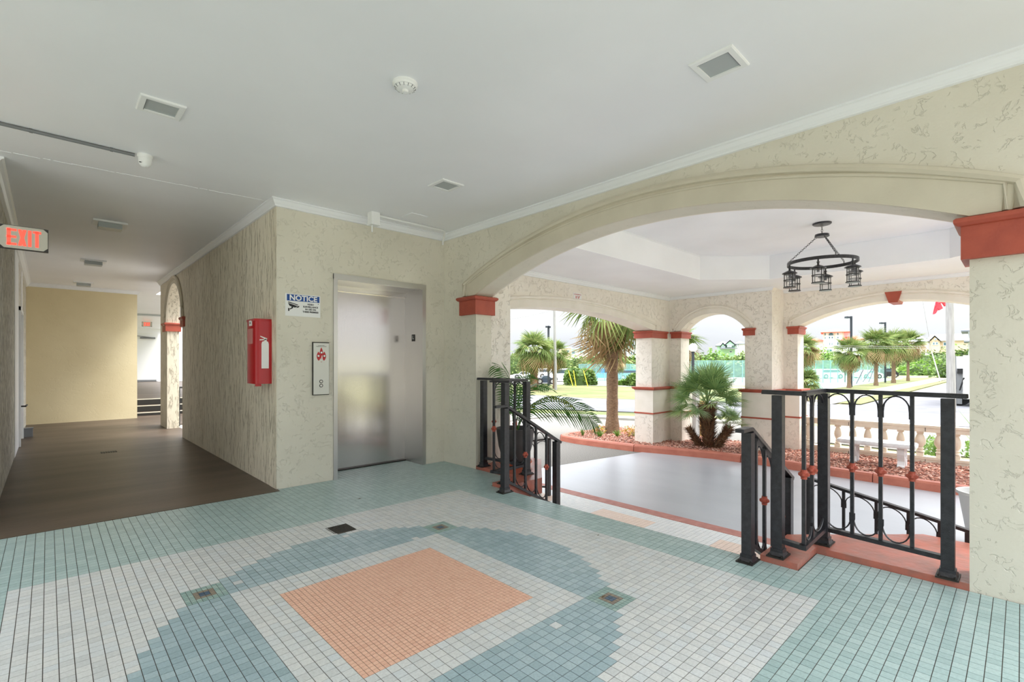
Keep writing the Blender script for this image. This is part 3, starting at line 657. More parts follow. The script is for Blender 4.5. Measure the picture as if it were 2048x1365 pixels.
# NOTICE sign
r = thing('notice_sign', (1.967, YE, 1.79), 'blue and white video surveillance notice sign beside the elevator', 'sign')
q = MB(); q.box(1.785, YE-.005, 1.795, 2.15, YE, 2.03); part('plate', q, WHITE, r)
q = MB(); q.box(1.80, YE-.0062, 1.955, 2.14, YE-.004, 2.022); part('blue_band', q, BLUEP, r, label='blue heading band')
text_part('heading', 'NOTICE', .078, WHITEP, r, (1.97, YE-.0066, 1.986), (1,0,0), sx=1.02, bold=.0022)
for t_, z in (('VIDEO', 1.928), ('SURVEILLANCE', 1.901), ('IN USE ON', 1.874), ('THESE PREMISES', 1.847)):
    text_part('lettering', t_, .0235, BLACKP, r, (2.045, YE-.0058, z), (1,0,0), sx=1.0, bold=.0009)
q = MB(); y0, y1 = YE-.0062, YE-.0045
q.prism([(1.812,1.936),(1.815,1.944),(1.915,1.918),(1.912,1.910)], y0, y1, 'y'); q.prism([(1.812,1.930),(1.905,1.904),(1.885,1.884),(1.826,1.900)], y0, y1, 'y')
q.prism([(1.900,1.898),(1.928,1.908),(1.922,1.890),(1.895,1.884)], y0, y1, 'y'); q.prism([(1.845,1.896),(1.862,1.892),(1.862,1.878),(1.832,1.862),(1.826,1.869),(1.848,1.884)], y0, y1, 'y')
q.box(1.812, y0, 1.846, 1.826, y1, 1.876)
part('camera_pictogram', q, BLACKP, r, label='black camera pictogram')
q = MB(); q.box(2.124, y0, 1.936, 2.131, y1, 1.943); part('screw', q, BLACKP, r)
# fire extinguisher cabinet on the corridor wall
r = thing('fire_extinguisher_cabinet', (1.70, 5.56, 1.08), 'red wall cabinet with a white extinguisher symbol round the corridor corner', 'extinguisher cabinet')
q = MB(); pr = [(1.70,5.425),(1.585,5.425),(1.548,5.44),(1.537,5.46),(1.537,5.70),(1.70,5.71)]
q.prism(pr, 1.085, 1.735); part('body', q, REDBOX, r, smooth=True)
q = MB(); q.prism([(1.70,5.43),(1.575,5.43),(1.53,5.45),(1.53,5.70),(1.70,5.71)], 1.735, 1.76); part('lid', q, REDBOX, r)
q = MB(); q.box(1.545,5.44,1.06,1.60,5.47,1.09); part('latch', q, REDBOX, r)
q = MB(); q.box(1.533, 5.50, 1.50, 1.5385, 5.67, 1.66); part('window', q, PINKGL, r, label='clear inspection window')
q = MB(); q.box(1.529, 5.53, 1.69, 1.5375, 5.61, 1.745); lb = part('sticker', q, WHITEP, r, label='small white sticker'); text_part('sticker_text', 'FIRE', .02, BLACKP, r, (1.5285,5.57,1.718), (0,-1,0))
yv = 5.4235; q = MB()
q.prism([(1.596,1.245),(1.596,1.50),(1.603,1.522),(1.618,1.528),(1.646,1.528),(1.660,1.522),(1.666,1.50),(1.666,1.245)], yv-.001, yv+.001, 'y')
q.prism([(1.622,1.528),(1.622,1.552),(1.646,1.552),(1.646,1.528)], yv-.001, yv+.001, 'y')
q.prism([(1.650,1.545),(1.650,1.558),(1.585,1.582),(1.583,1.574),(1.625,1.552)], yv-.001, yv+.001, 'y'); q.prism([(1.640,1.540),(1.640,1.550),(1.578,1.545),(1.578,1.535)], yv-.001, yv+.001, 'y')
part('extinguisher_symbol', q, WHITEP, r, label='white extinguisher symbol')
# EXIT sign, flag mounted on the left wall
def exit_sign(name, x0, x1, y, z0, z1, lab, grp=None):
    r = thing(name, (x0, y, z0), lab, 'exit sign')
    w_ = x1-x0; h = z1-z0; c = .03
    q = MB(); q.box(x0, y-.012, z0, x1, y+.03, z1); part('housing', q, BRONZE, r)
    q = MB(); q.prism([(x0+c,z0+.004),(x1-c,z0+.004),(x1-.004,z0+c),(x1-.004,z1-c),(x1-c,z1-.004),(x0+c,z1-.004),(x0+.004,z1-c),(x0+.004,z0+c)], y-.016, y-.011, 'y'); part('face', q, EXITP, r, label='pale face plate')
    k = h/.19; cx = (x0+x1)/2; cz = (z0+z1)/2; q = MB(); Y0, Y1 = y-.018, y-.0155; H = .062*k; s = .016*k
    def bx(a, b, c_, d): q.box(cx+a*k, Y0, cz+b*k, cx+c_*k, Y1, cz+d*k)
    bx(-.0975,-.066,-.076,.066); bx(-.0975,.048,-.0425,.066); bx(-.0975,-.008,-.044,.010); bx(-.0975,-.066,-.0425,-.048)
    for sg in (1,-1): q.prism([(cx+(-.010-sg*.0145-.0105)*k, cz-.066*k),(cx+(-.010-sg*.0145+.0105)*k, cz-.066*k),(cx+(-.010+sg*.0145+.0105)*k, cz+.066*k),(cx+(-.010+sg*.0145-.0105)*k, cz+.066*k)], Y0-(.0003 if sg > 0 else 0), Y1, 'y')
    bx(.0235,-.066,.0435,.066); bx(.066,-.066,.086,.066); bx(.0515,.048,.1005,.066)
    part('lettering', q, EXITR, r, label='glowing red EXIT letters'); return r
exit_sign('exit_sign', -.285, .002, 5.60, 2.22, 2.408, 'large exit sign standing out from the streaked left wall')
exit_sign('exit_sign', 2.75, 3.08, 24.6, 2.79, 2.98, 'small distant exit sign hanging over the raised floor')
q = MB(); q.box(-.334, 5.60, 2.24, -.284, 5.63, 2.39); solo('mounting_plate', q, BRONZE, 'bronze bracket plate holding the large exit sign to the wall', 'bracket')
# far door closer, switch, handrail
r = thing('door_2', (3.05, 29.78, .38), 'white far door with a closer arm at the end of the raised floor', 'door', kind='structure')
q = MB(); q.box(2.45, 29.74, .40, 3.95, 29.80, 2.78); part('leaf', q, WHITE, r)
q = MB(); q.bar((2.75,29.6,2.66), (3.75,29.66,2.56), .03); q.box(3.25,29.66,2.5,3.85,29.74,2.58); part('closer', q, GREYP, r, label='grey closer arm')
q = MB(); q.box(2.5, 29.73, .40, 3.9, 29.742, .48); part('kick_plate', q, GREYP, r)
q = MB(); q.box(2.15,24.0,1.55,2.20,24.05,1.8); q.box(2.12,23.99,1.5,2.23,24.0,1.85)
q = MB(); q.tube([(1.90,11.95,.80),(1.95,11.95,.80),(2.02,11.92,.80),(3.2,11.9,.62)], .018, 8); q.bar((1.95,11.95,.80),(1.95,11.95,.0),.025); q.bar((3.2,11.9,.62),(3.2,11.9,.0),.025)
solo('handrail', q, BLACK, 'thin black handrail seen through the round corridor arch', 'handrail')
q = MB(); q.box(XL, 12.02, .002, XL+.14, 12.14, .15); q.box(XL, 12.0, .15, XL+.15, 12.16, .16)
solo('door_stop', q, GREYP, 'grey metal box on the floor beside the corridor door frame', 'box')
# outside handrail, lanterns and ceiling fittings
def ceiling_light(x, y, s, lab, grp, rx=1.0):
    r = thing('ceiling_light', (x, y, ZC), lab, 'ceiling light', grp); h = s/2; i = h-.035
    q = MB(); z0, z1 = ZC-.012, ZC
    def ring(a, b, za, zb):
        v = [(x-a*rx,y-a,za),(x+a*rx,y-a,za),(x+a*rx,y+a,za),(x-a*rx,y+a,za),(x-b*rx,y-b,zb),(x+b*rx,y-b,zb),(x+b*rx,y+b,zb),(x-b*rx,y+b,zb)]
        q.add(v, [(0,1,5,4),(1,2,6,5),(2,3,7,6),(3,0,4,7)])
    ring(h, h, z1, z0+.004); ring(h, h-.006, z0+.004, z0); ring(h-.006, i, z0, z0); ring(i, i, z0, z0+.010); part('frame', q, WHITE, r)
    q = MB(); q.box(x-i*rx, y-i, z0+.008, x+i*rx, y+i, z1-.0005); part('diffuser', q, DIFF, r, label='frosted glass diffuser')
    q = MB(); q.box(x-i*rx, y-i, z0+.0005, x+i*rx, y-i+.004, z0+.0075); q.box(x-i*rx, y-i, z0+.0005, x-i*rx+.004, y+i, z0+.0075); part('inner_edge_strip', q, GREYP, r)  # grey strip along two inner edges of the frame
    return r
ceiling_light(2.74, 1.18, .245, 'large square recessed ceiling light nearest the wide arch', None)
ceiling_light(.54, 3.92, .245, 'square recessed ceiling light above the grey conduit', None)
ceiling_light(2.73, 3.77, .245, 'square recessed ceiling light near the elevator', None)
for y, lab in ((7.6, 'box ceiling light nearest in the corridor'), (10.57, 'box ceiling light halfway down the corridor'), (13.6, 'box ceiling light by the tan end wall')):
    r = thing('ceiling_light', (.54, y, ZC), lab, 'ceiling light', 'corridor box lights')
    q = MB(); q.box(.38,y-.14,ZC-.02,.70,y+.14,ZC); part('frame', q, WHITE, r)
    q = MB(); q.box(.43,y-.09,ZC-.075,.65,y+.09,ZC-.02); part('diffuser', q, DIFF, r, label='boxy frosted lens')
q = MB(); q.box(2.2, 21.0, ZC-.03, 2.9, 21.3, ZC+.02); solo('ceiling_light', q, DIFF, 'flat ceiling light far beyond the tan wall', 'ceiling light')
r = thing('smoke_detector', (1.56, 2.57, ZC), 'round white smoke detector in the middle of the ceiling', 'smoke detector')
q = MB(); q.lathe([(.075,0),(.075,-.012),(.068,-.018),(.066,-.024),(.058,-.026),(.056,-.034),(.046,-.038),(.02,-.042)], (1.56,2.57,ZC), 28); part('housing', q, WHITE, r, smooth=True)
q = MB(); q.lathe([(.02,-.041),(.018,-.056),(.010,-.058)], (1.56,2.57,ZC), 16); part('sensor', q, WHITE, r)
q = MB()
for k in range(14):
    a = k*2*math.pi/14; q.bar((1.56+.05*math.cos(a),2.57+.05*math.sin(a),ZC-.037),(1.56+.064*math.cos(a),2.57+.064*math.sin(a),ZC-.027),.003)
part('vent', q, GREYP, r, label='grey vent slots')
r = thing('security_camera', (.57, 4.92, ZC), 'white dome security camera at the end of the grey conduit', 'security camera')
q = MB(); q.lathe([(.052,0),(.054,-.016),(.05,-.024)], (.57,4.92,ZC), 24); part('base', q, WHITE, r, smooth=True)
q = MB(); q.lathe([(.048,-.022),(.047,-.05),(.04,-.075),(.026,-.092),(.01,-.098)], (.57,4.92,ZC), 24); part('eyeball', q, WHITE, r, smooth=True)
q = MB(); q.lathe([(.008,0),(.008,.003)], (.535,4.885,ZC-.075), 10); part('lens', q, BLACKP, r)
r = thing('conduit', (-.3, 4.93, ZC), 'grey surface conduit running along the ceiling to the dome camera', 'conduit')
q = MB(); q.tube([(-1.5,4.93,ZC-.014),(.505,4.93,ZC-.014)], .0125, 10); part('pipe', q, GREYP, r, smooth=True)
for x in (-1.1,-.09,.36):
    q = MB(); q.tube([(x-.009,4.93,ZC-.014),(x+.009,4.93,ZC-.014)], .0155, 10); part('coupling', q, GREYP, r)
r = thing('junction_box', (2.62, 5.02, ZC), 'small white junction box under the ceiling above the elevator', 'junction box')
q = MB(); q.box(2.60,4.98,ZC-.135,2.70,5.08,ZC); part('body', q, WHITE, r)
q = MB(); q.box(2.595,4.975,ZC-.142,2.705,5.085,ZC-.13); part('cover', q, WHITE, r)
q = MB(); q.tube([(2.63,5.03,ZC-.14),(2.63,5.03,ZC-.22)], .009, 8); part('stub', q, WHITE, r)
q = MB(); q.tube([(2.70,5.03,ZC-.02),(3.60,5.03,ZC-.02),(3.64,5.05,ZC-.03),(3.735,5.22,ZC-.09),(3.755,5.255,ZC-.13)], .0135, 8); part('cable_pipe', q, WHITE, r, smooth=True)
# floor drains
r = thing('floor_drain', (1.66, 3.692, 0), 'square metal drain grate set in the pale tiles', 'floor drain')
q = MB(); q.box(1.575,3.607,-.03,1.745,3.777,-.012); part('pan', q, BLACKP, r)
q = MB(); n_ = 12
for k in range(n_+1): x = 1.577+k*.166/n_; q.box(x-.0025,3.609,-.012,x+.0025,3.775,.0008)
for k in range(8): y = 3.611+k*.162/7; q.box(1.577,y-.003,-.012,1.743,y+.003,.0004)
part('grate', q, GREYMET, r)
q = MB()
for k in range(7): q.box(.55+k*.027,9.13,.002,.568+k*.027,9.26,.008)
solo('floor_drain', q, GREYMET, 'small slotted drain in the brown corridor floor', 'floor drain')
def dry_leaf(x, y, z, s, lab):
    q = MB(); q.add([(x-s,y,z+.002),(x-s*.3,y+s*.4,z+.006),(x+s,y,z+.004),(x-.2*s,y-s*.35,z+.008)], [(0,1,2),(0,2,3)]); q.add([(x-s,y,z+.001),(x-s*1.4,y+s*.3,z+.012),(x-s*.9,y+.3*s,z+.002)], [(0,1,2)])
    solo('dried_leaf', q, TERRA if z < -.1 else base('dry_leaf_brown', srgb(96,80,54), .8)[0], lab, 'leaf')
dry_leaf(2.16, 4.37, 0, .022, 'small dried leaf on the teal tiles before the elevator')
dry_leaf(2.23, 1.60, 0, .02, 'curled dried leaf on the tiles right of the peach square')
dry_leaf(3.0, 2.2, 0, .012, 'tiny dried leaf on the blue tiles near the steps')

# ================================================================== RAILINGS
def post(q, x, y, z0, z1, w=.062): q.box(x-w/2, y-w/2, z0, x+w/2, y+w/2, z1)
def make_post(r, x, y, z0, z1, name='post', w=.062, shoe=True):
    q = MB(); post(q, x, y, z0, z1, w); p = part(name, q, BLACK, r)
    if shoe:
        q = MB(); h = w/2+.006; q.box(x-h, y-h, z0, x+h, y+h, z0+.05)
        v = [(x-h-.012,y-h-.012,z0),(x+h+.012,y-h-.012,z0),(x+h+.012,y+h+.012,z0),(x-h-.012,y+h+.012,z0),(x-h,y-h,z0+.03),(x+h,y-h,z0+.03),(x+h,y+h,z0+.03),(x-h,y+h,z0+.03)]
        q.add(v, [(0,3,2,1),(4,5,6,7),(0,1,5,4),(1,2,6,5),(2,3,7,6),(3,0,4,7)]); part('shoe', q, BLACK, p)
        q = MB(); q.box(x-.072, y-.052, z0, x+.072, y+.052, z0+.009); part('base_plate', q, GREYMET, p)
        q = MB()
        for sx in (-.056,.056):
            for sy in (-.036,.036): q.lathe([(.007,0),(.007,.012)], (x+sx,y+sy,z0+.008), 6)
        part('bolt', q, GREYMET, p, kind='stuff')
    return p
def collar(r, x, y, z, a=0, s=1.0):
    q = MB(); v = []; f = []; hx = [(.0145,-.030,1),(.0175,-.030,1),(.0175,-.019,1),(.0215,-.014,.8),(.033,-.007,.6),(.034,0,.58),(.033,.007,.6),(.0215,.014,.8),(.0175,.019,1),(.0175,.030,1),(.0145,.030,1)]
    for (r_, z_, k_) in hx:
        for j in range(16):
            a_ = 2*math.pi*j/16; rr_ = r_*s*(k_+(1-k_)*abs(math.cos(2*a_))**.7); v.append((rr_*math.cos(a_), rr_*math.sin(a_), z_*s))
    for i_ in range(len(hx)-1):
        for j in range(16): f.append((i_*16+j, i_*16+(j+1)%16, (i_+1)*16+(j+1)%16, (i_+1)*16+j))
    q.add(v, f); m = q.mesh('collar'); m.transform(Matrix.Translation(Vector((x,y,z))-wloc(r)) @ Matrix.Rotation(a, 4, 'Z'))
    link('collar', m, RED, r)['label'] = 'terracotta painted knuckle'
def hoop(r, p, q_, z, h, dz1=0.0, sgn=-1):
    # flat iron hoop between two balusters; springs at z+sgn*h, crown at z
    a = Vector((*p, 0)); b = Vector((*q_, 0)); pts = []
    for k in range(13):
        t = math.pi*k/12; u = .5-.5*math.cos(t); pos = a.lerp(b, u); zz = z+dz1*u+sgn*h*(1-math.sin(t)); pts.append((pos.x, pos.y, zz))
    e0 = (pts[0][0], pts[0][1], pts[0][2]+sgn*.04); e1 = (pts[-1][0], pts[-1][1], pts[-1][2]+sgn*.04)
    q = MB(); q.tube([e0]+pts+[e1], .0075, 6, flat=.6); part('hoop', q, BLACK, r, smooth=True)
def along(p, q_, t): return (p[0]+(q_[0]-p[0])*t, p[1]+(q_[1]-p[1])*t)
def guard(sgn, lab):
    m = (lambda x, y: (x, y)) if sgn > 0 else (lambda x, y: (x, 4.83-y))
    P1 = m(3.46,1.10); Cn = m(3.425,.945); P2 = m(3.925,.955); P3 = m(3.845,.30)
    r = thing('guard_rail', (P2[0], P2[1], .04), lab, 'guard rail', 'guard rails on the pedestals'); zt, zb = 1.105, .145
    for p in (P1, P2, P3): make_post(r, p[0], p[1], .04, zt-.015)
    e0 = m(3.452,1.19); e3 = m(3.83,.215)
    q = MB(); q.bar((*e0,zt),(*Cn,zt),.052,.02); q.bar((*Cn,zt),(*P2,zt),.052,.02); q.bar((*P2,zt),(*e3,zt),.052,.02); q.box(Cn[0]-.026,Cn[1]-.026,zt-.01,Cn[0]+.026,Cn[1]+.026,zt+.01)
    q.bar((*e0,zt+.012),(*Cn,zt+.012),.04,.01); q.bar((*Cn,zt+.012),(*P2,zt+.012),.04,.01); q.bar((*P2,zt+.012),(*e3,zt+.012),.04,.01)
    part('top_rail', q, BLACK, r)
    q = MB(); q.bar((*P1,zb),(*Cn,zb),.042,.028); q.bar((*Cn,zb),(*P2,zb),.042,.028); q.bar((*P2,zb),(*P3,zb),.042,.028); q.box(Cn[0]-.021,Cn[1]-.021,zb-.014,Cn[0]+.021,Cn[1]+.021,zb+.014); part('bottom_rail', q, BLACK, r)
    bs = [along(Cn,P2,.03), along(Cn,P2,.40)]; b2 = [along(P2,P3,t) for t in (.26,.50,.745)]
    for b in bs+b2:
        q = MB(); q.bar((*b,zb),(*b,zt),.021); part('baluster', q, BLACK, r)
    for b in bs+b2: collar(r, b[0], b[1], .60)
    for a, b in ((bs[0],bs[1]),(bs[1],P2),(P2,b2[0]),(b2[0],b2[1]),(b2[1],b2[2])):
        a_, b_ = along(a,b,.06), along(a,b,.94)
        hoop(r, a_, b_, zt-.015, .10); hoop(r, a_, b_, zb+.02, .09, sgn=1)
guard(1, 'tall black iron guard rail on the pedestal right of the steps')
guard(-1, 'tall black iron guard rail on the pedestal left of the steps beside the elevator wall')
def stair_rail(sgn, lab):
    m = (lambda x, y: (x, y)) if sgn > 0 else (lambda x, y: (x, 4.83-y))
    y = 1.24; x0, x1 = 3.325, 4.11; z0, z1 = .865, .44
    r = thing('handrail', (*m(x0, y), 0), lab, 'handrail', 'sloping stair rails')
    make_post(r, *m(x0, y), 0, z0-.02); make_post(r, *m(x1, y), -.45, z1-.015)
    zz = lambda x: z0+(z1-z0)*(x-x0)/(x1-x0)
    q = MB(); a, b, c = m(x0-.14, y), m(x0+.02, y), m(x1+.06, y)
    q.bar((*a,z0+.002),(*b,z0+.002),.055,.024); q.bar((*b,z0),(*c,zz(x1+.06)),.055,.024); part('top_rail', q, BLACK, r)
    q = MB(); q.bar((*m(x0,y),.12),(*m(x1,y),.12+z1-z0),.042,.026); part('bottom_rail', q, BLACK, r)
    bx = [x0+(x1-x0)*t for t in (.17,.375,.58,.79)]
    for k, x in enumerate(bx):
        q = MB(); q.bar((*m(x,y),.12+zz(x)-z0),(*m(x,y),zz(x)),.021); part('baluster', q, BLACK, r)
        if k % 2: collar(r, *m(x,y), .5+zz(x)-z0)
    for a, b in zip(bx, bx[1:]):
        hoop(r, m(a+.012,y), m(b-.012,y), zz(a)-.03, .085, zz(b)-zz(a)); hoop(r, m(a+.012,y), m(b-.012,y), .14+zz(a)-z0, .085, zz(b)-zz(a), 1)
stair_rail(1, 'sloping black iron handrail at the right side of the steps')
stair_rail(-1, 'sloping black iron handrail at the left side of the steps')
def outer_rail(sgn, lab):
    m = (lambda x, y: (x, y)) if sgn > 0 else (lambda x, y: (x, 5.58-y))
    X = 4.78; ya, yb = 1.27, .12; za, zb = .30, .065
    r = thing('handrail', (*m(X, ya), -.45), lab, 'handrail', 'outer porch rails'); zz = lambda y: za+(zb-za)*(ya-y)/(ya-yb)
    make_post(r, *m(X, ya), -.45, za-.01, w=.045, shoe=False); make_post(r, *m(X, .26), -.45, zz(.26)-.01, w=.045, shoe=False)
    q = MB(); q.bar((*m(X,ya+.05),za+.01),(*m(X,yb),zz(yb)),.05,.022); part('top_rail', q, BLACK, r)
    q = MB(); q.bar((*m(X,ya),-.33),(*m(X,.26),-.33-za+zz(.26)),.035,.022); part('bottom_rail', q, BLACK, r)
    by = [1.02, .80, .60, .42]
    for y in by:
        q = MB(); q.bar((*m(X,y),-.33-za+zz(y)),(*m(X,y),zz(y)),.021); part('baluster', q, BLACK, r)
    for a, b in zip([ya]+by, by): hoop(r, m(X,a-.012), m(X,b+.012), zz(a)-.02, .09, zz(b)-zz(a))
outer_rail(1, 'low sloping black rail beyond the right pedestal')
outer_rail(-1, 'low sloping black rail beyond the left pedestal')

# ================================================================== CHANDELIER
CX, CY = 7.80, 1.92
r = thing('chandelier', (CX, CY, ZT), 'black iron ring chandelier with six glass lanterns under the porch tray', 'chandelier')
q = MB(); q.lathe([(.115,0),(.115,-.012),(.105,-.022),(.02,-.028)], (CX,CY,ZT), 28); part('canopy', q, BLACK, r, smooth=True)
def chain(name, a, b, nl, lr=.016):
    a = Vector(a); b = Vector(b); q = MB(); d = (b-a).normalized(); ln = (b-a).length/nl
    s1 = d.cross(Vector((0,0,1))) if abs(d.z) < .99 else Vector((1,0,0)); s1.normalize(); s2 = d.cross(s1)
    for k in range(nl):
        c = a+(b-a)*((k+.5)/nl); s = s1 if k % 2 else s2
        q.tube([c+d*(ln*.62)*math.cos(t)+s*lr*.62*math.sin(t) for t in [2*math.pi*i/10 for i in range(10)]], .003, 5, closed=True)
    part(name, q, BLACK, r)
ZR = 2.70
chain('chain', (CX,CY,ZT-.025), (CX,CY,3.10), 4)
q = MB(); q.lathe([(.01,3.10-ZT+.0),(.085,3.095-ZT),(.09,3.065-ZT),(.085,3.06-ZT),(.01,3.06-ZT)], (CX,CY,ZT), 24); part('hub', q, BLACK, r, smooth=True)
RR = .42
q = MB(); n_ = 56; v = []; f = []
for k in range(n_):
    a = 2*math.pi*k/n_
    for (rad, z) in ((RR+.006,ZR+.022),(RR+.006,ZR-.022),(RR-.006,ZR-.022),(RR-.006,ZR+.022)): v.append((CX+rad*math.cos(a),CY+rad*math.sin(a),z))
for k in range(n_):
    for j in range(4): f.append((k*4+j,k*4+(j+1)%4,((k+1)%n_)*4+(j+1)%4,((k+1)%n_)*4+j))
q.add(v, f); part('ring', q, BLACK, r)
for k in range(3):
    a = R(-25+120*k); p = (CX+RR*math.cos(a), CY+RR*math.sin(a))
    chain('chain', (CX+.07*math.cos(a),CY+.07*math.sin(a),3.06), (p[0],p[1],ZR+.05), 17)
    q = MB(); q.tube([(p[0]+.018*math.cos(t),p[1],ZR+.035+.018*math.sin(t)) for t in [2*math.pi*i/12 for i in range(12)]], .0035, 6, closed=True); part('eye', q, BLACK, r)
for k in range(6):
    a = R(8+60*k); x, y = CX+RR*math.cos(a), CY+RR*math.sin(a); zt = ZR-.022
    ln = bpy.data.objects.new('lantern', None); COL.objects.link(ln); ln.parent = r; ln.location = Vector((x,y,zt))-r.location; ln.empty_display_size = .05
    q = MB(); q.lathe([(.01,0),(.01,-.03),(.022,-.035),(.012,-.05),(.014,-.075),(.035,-.082),(.092,-.112),(.095,-.122),(.073,-.124)], (x,y,zt), 20); part('cap', q, BLACK, ln, smooth=True)
    q = MB()
    for s in (-1,1): q.tube([(x+s*.012,y,zt-.005),(x+s*.03,y,zt-.02),(x+s*.036,y,zt-.045),(x+s*.036,y,zt-.085)], .0035, 6)
    part('bracket', q, BLACK, ln)
    q = MB(); q.lathe([(.066,-.122),(.066,-.315)], (x,y,zt), 20, caps=False); part('glass', q, GLASS, ln, smooth=True)
    q = MB()
    for z in (-.125,-.215,-.312): q.lathe([(.068,z-.006),(.077,z-.006),(.077,z+.006),(.068,z+.006)], (x,y,zt), 20, caps=False)
    q.lathe([(.0,-.32),(.08,-.32),(.08,-.312),(.0,-.312)], (x,y,zt), 20, caps=False)
    for j in range(4):
        b = R(45+90*j); q.bar((x+.074*math.cos(b),y+.074*math.sin(b),zt-.12),(x+.074*math.cos(b),y+.074*math.sin(b),zt-.318),.009)
    part('cage', q, BLACK, ln)
    q = MB(); q.lathe([(.017,-.124),(.017,-.165),(.012,-.168)], (x,y,zt), 12); part('socket', q, BLACK, ln)

# clearance sign
r = thing('clearance_sign', (7.05, YP, 2.46), 'small white clearance sign above the wide left porch arch', 'sign')
q = MB(); q.box(6.93, YP-.006, 2.475, 7.17, YP, 2.59); part('plate', q, WHITE, r)
text_part('lettering', 'CLEARANCE', .038, REDP, r, (7.05, YP-.0075, 2.562), (1,0,0), sx=.95)
text_part('lettering', "10' 8\"", .062, REDP, r, (7.05, YP-.0075, 2.508), (1,0,0), sx=.95, bold=.001)

# ================================================================== PLANTING BED, BENCH, BALUSTRADE
rb = random.Random(11)
curbp = [(9.05,7.75),(8.98,7.3),(8.99,6.8),(9.08,5.75),(9.30,5.0),(9.50,4.2),(9.56,3.2),(9.48,2.2),(9.42,.8),(9.42,-2.8)]
def offs(pts, d):
    out = []
    for i, p in enumerate(pts):
        a = Vector(pts[max(i-1,0)]); b = Vector(pts[min(i+1,len(pts)-1)]); t = (b-a).normalized(); n = Vector((-t.y, t.x)); out.append((p[0]+n.x*d, p[1]+n.y*d))
    return out
tip = [(9.9,7.95),(9.45,7.98),(9.15,7.88)]
front = [(11.4,7.75)]+tip+curbp
inner = offs(front, .15)
bed = solo_bed = None
q = MB(); poly = inner+[(11.4,-2.8),(11.4,7.6)]; q.prism(poly, -.6, -.485)
bedo = struct('ground_planting_bed', q, MULCHB, 'raised planting bed of red mulch between kerb and porch piers', 'planting bed')
q = MB()
def in_poly(x, y, P):
    c = False; j = len(P)-1
    for i in range(len(P)):
        if (P[i][1] > y) != (P[j][1] > y) and x < (P[j][0]-P[i][0])*(y-P[i][1])/(P[j][1]-P[i][1])+P[i][0]: c = not c
        j = i
    return c
cnt = 0
while cnt < 11000:
    x = rb.uniform(8.9, 11.4); y = rb.uniform(-1.2, 8.0)
    if not in_poly(x, y, poly): continue
    cnt += 1; a = rb.uniform(0, 3.14); l = rb.uniform(.012, .034); w_ = rb.uniform(.006, .016); z = -.485+rb.uniform(.001, .022); t = rb.uniform(-.4,.4)*l
    ca, sa = math.cos(a), math.sin(a)
    v = [(x-ca*l+sa*w_,y-sa*l-ca*w_,z-t),(x+ca*l+sa*w_,y+sa*l-ca*w_,z+t),(x+ca*l-sa*w_,y+sa*l+ca*w_,z+t+.004),(x-ca*l-sa*w_,y-sa*l+ca*w_,z-t+.004),(x,y,z+.014)]
    q.add(v, [(0,1,4),(1,2,4),(2,3,4),(3,0,4)])
o = link('mulch_chips', q.mesh('mulch_chips', fix=False), MULCH, bedo); o['kind'] = 'stuff'
# kerb in cast lengths
kr = thing('planting_kerb', (9.4, 3, -.6), 'low terracotta painted kerb curving round the red mulch bed', 'kerb')
fine = []
for a, b in zip(front, front[1:]):
    n_ = max(1, int((Vector(b)-Vector(a)).length/.25))
    for k in range(n_): fine.append((a[0]+(b[0]-a[0])*k/n_, a[1]+(b[1]-a[1])*k/n_))
fine.append(front[-1])
prof = [(0,-.6),(.012,-.49),(.03,-.46),(.13,-.455),(.15,-.47),(.15,-.6)]
i = 0
while i < len(fine)-1:
    seg = fine[i:i+9]; v = []; m = len(prof); offl = [offs(fine, d)[i:i+9] for d, _ in prof]
    for k in range(len(seg)):
        s = .012 if k == 0 else 0
        for j, (d, z) in enumerate(prof): v.append((offl[j][k][0], offl[j][k][1]-s, z))
    f = [tuple(range(m)), tuple(range(len(seg)*m-1, (len(seg)-1)*m-1, -1))]
    for k in range(len(seg)-1):
        for j in range(m): f.append((k*m+j, k*m+(j+1)%m, (k+1)*m+(j+1)%m, (k+1)*m+j))
    q = MB(); q.add(v, f); part('kerb_block', q, REDC, kr); i += 8
# balustrade
XBL = 11.44
r = thing('balustrade', (XBL, 1.6, -.5), 'cast stone balustrade with bulbous balusters under the keystone arch', 'balustrade')
q = MB(); q.box(XBL-.10,-2.6,.145,XBL+.10,3.18,.185); q.box(XBL-.085,-2.6,.065,XBL+.085,3.18,.145); part('top_rail', q, CAST, r)
q = MB(); q.box(XBL-.09,-2.6,-.6,XBL+.09,3.18,-.40); q.box(XBL-.10,-2.6,-.42,XBL+.10,3.18,-.375); part('bottom_rail', q, CAST, r)
bpf = [(.034,.02),(.034,0),(.036,-.02),(.03,-.03),(.04,-.06),(.058,-.13),(.062,-.17),(.055,-.21),(.036,-.26),(.028,-.28),(.042,-.295),(.042,-.305),(.03,-.32),(.044,-.345),(.05,-.36)]
for y in (3.06,2.80,2.54,2.29,2.05,1.80,1.55,1.27,1.0,.78,.54,.30,.05,-.2):
    solid = y in (1.27, 1.0)
    q = MB(); q.lathe([(a*(1.35 if solid else 1), z*.96) for a, z in bpf], (XBL,y,.045), 14); q.box(XBL-.05,y-.05,-.38,XBL+.05,y+.05,-.31); q.box(XBL-.045,y-.045,.03,XBL+.045,y+.045,.068)
    part('baluster', q, CAST, r, smooth=True)
for y in (2.34, 1.19):
    q = MB(); q.box(XBL-.087, y-.004, .075, XBL-.084, y+.004, .145); q.box(XBL-.093, y-.004, -.5, XBL-.09, y+.004, -.42); part('joint', q, BLACKP, r, label='dark joint line')
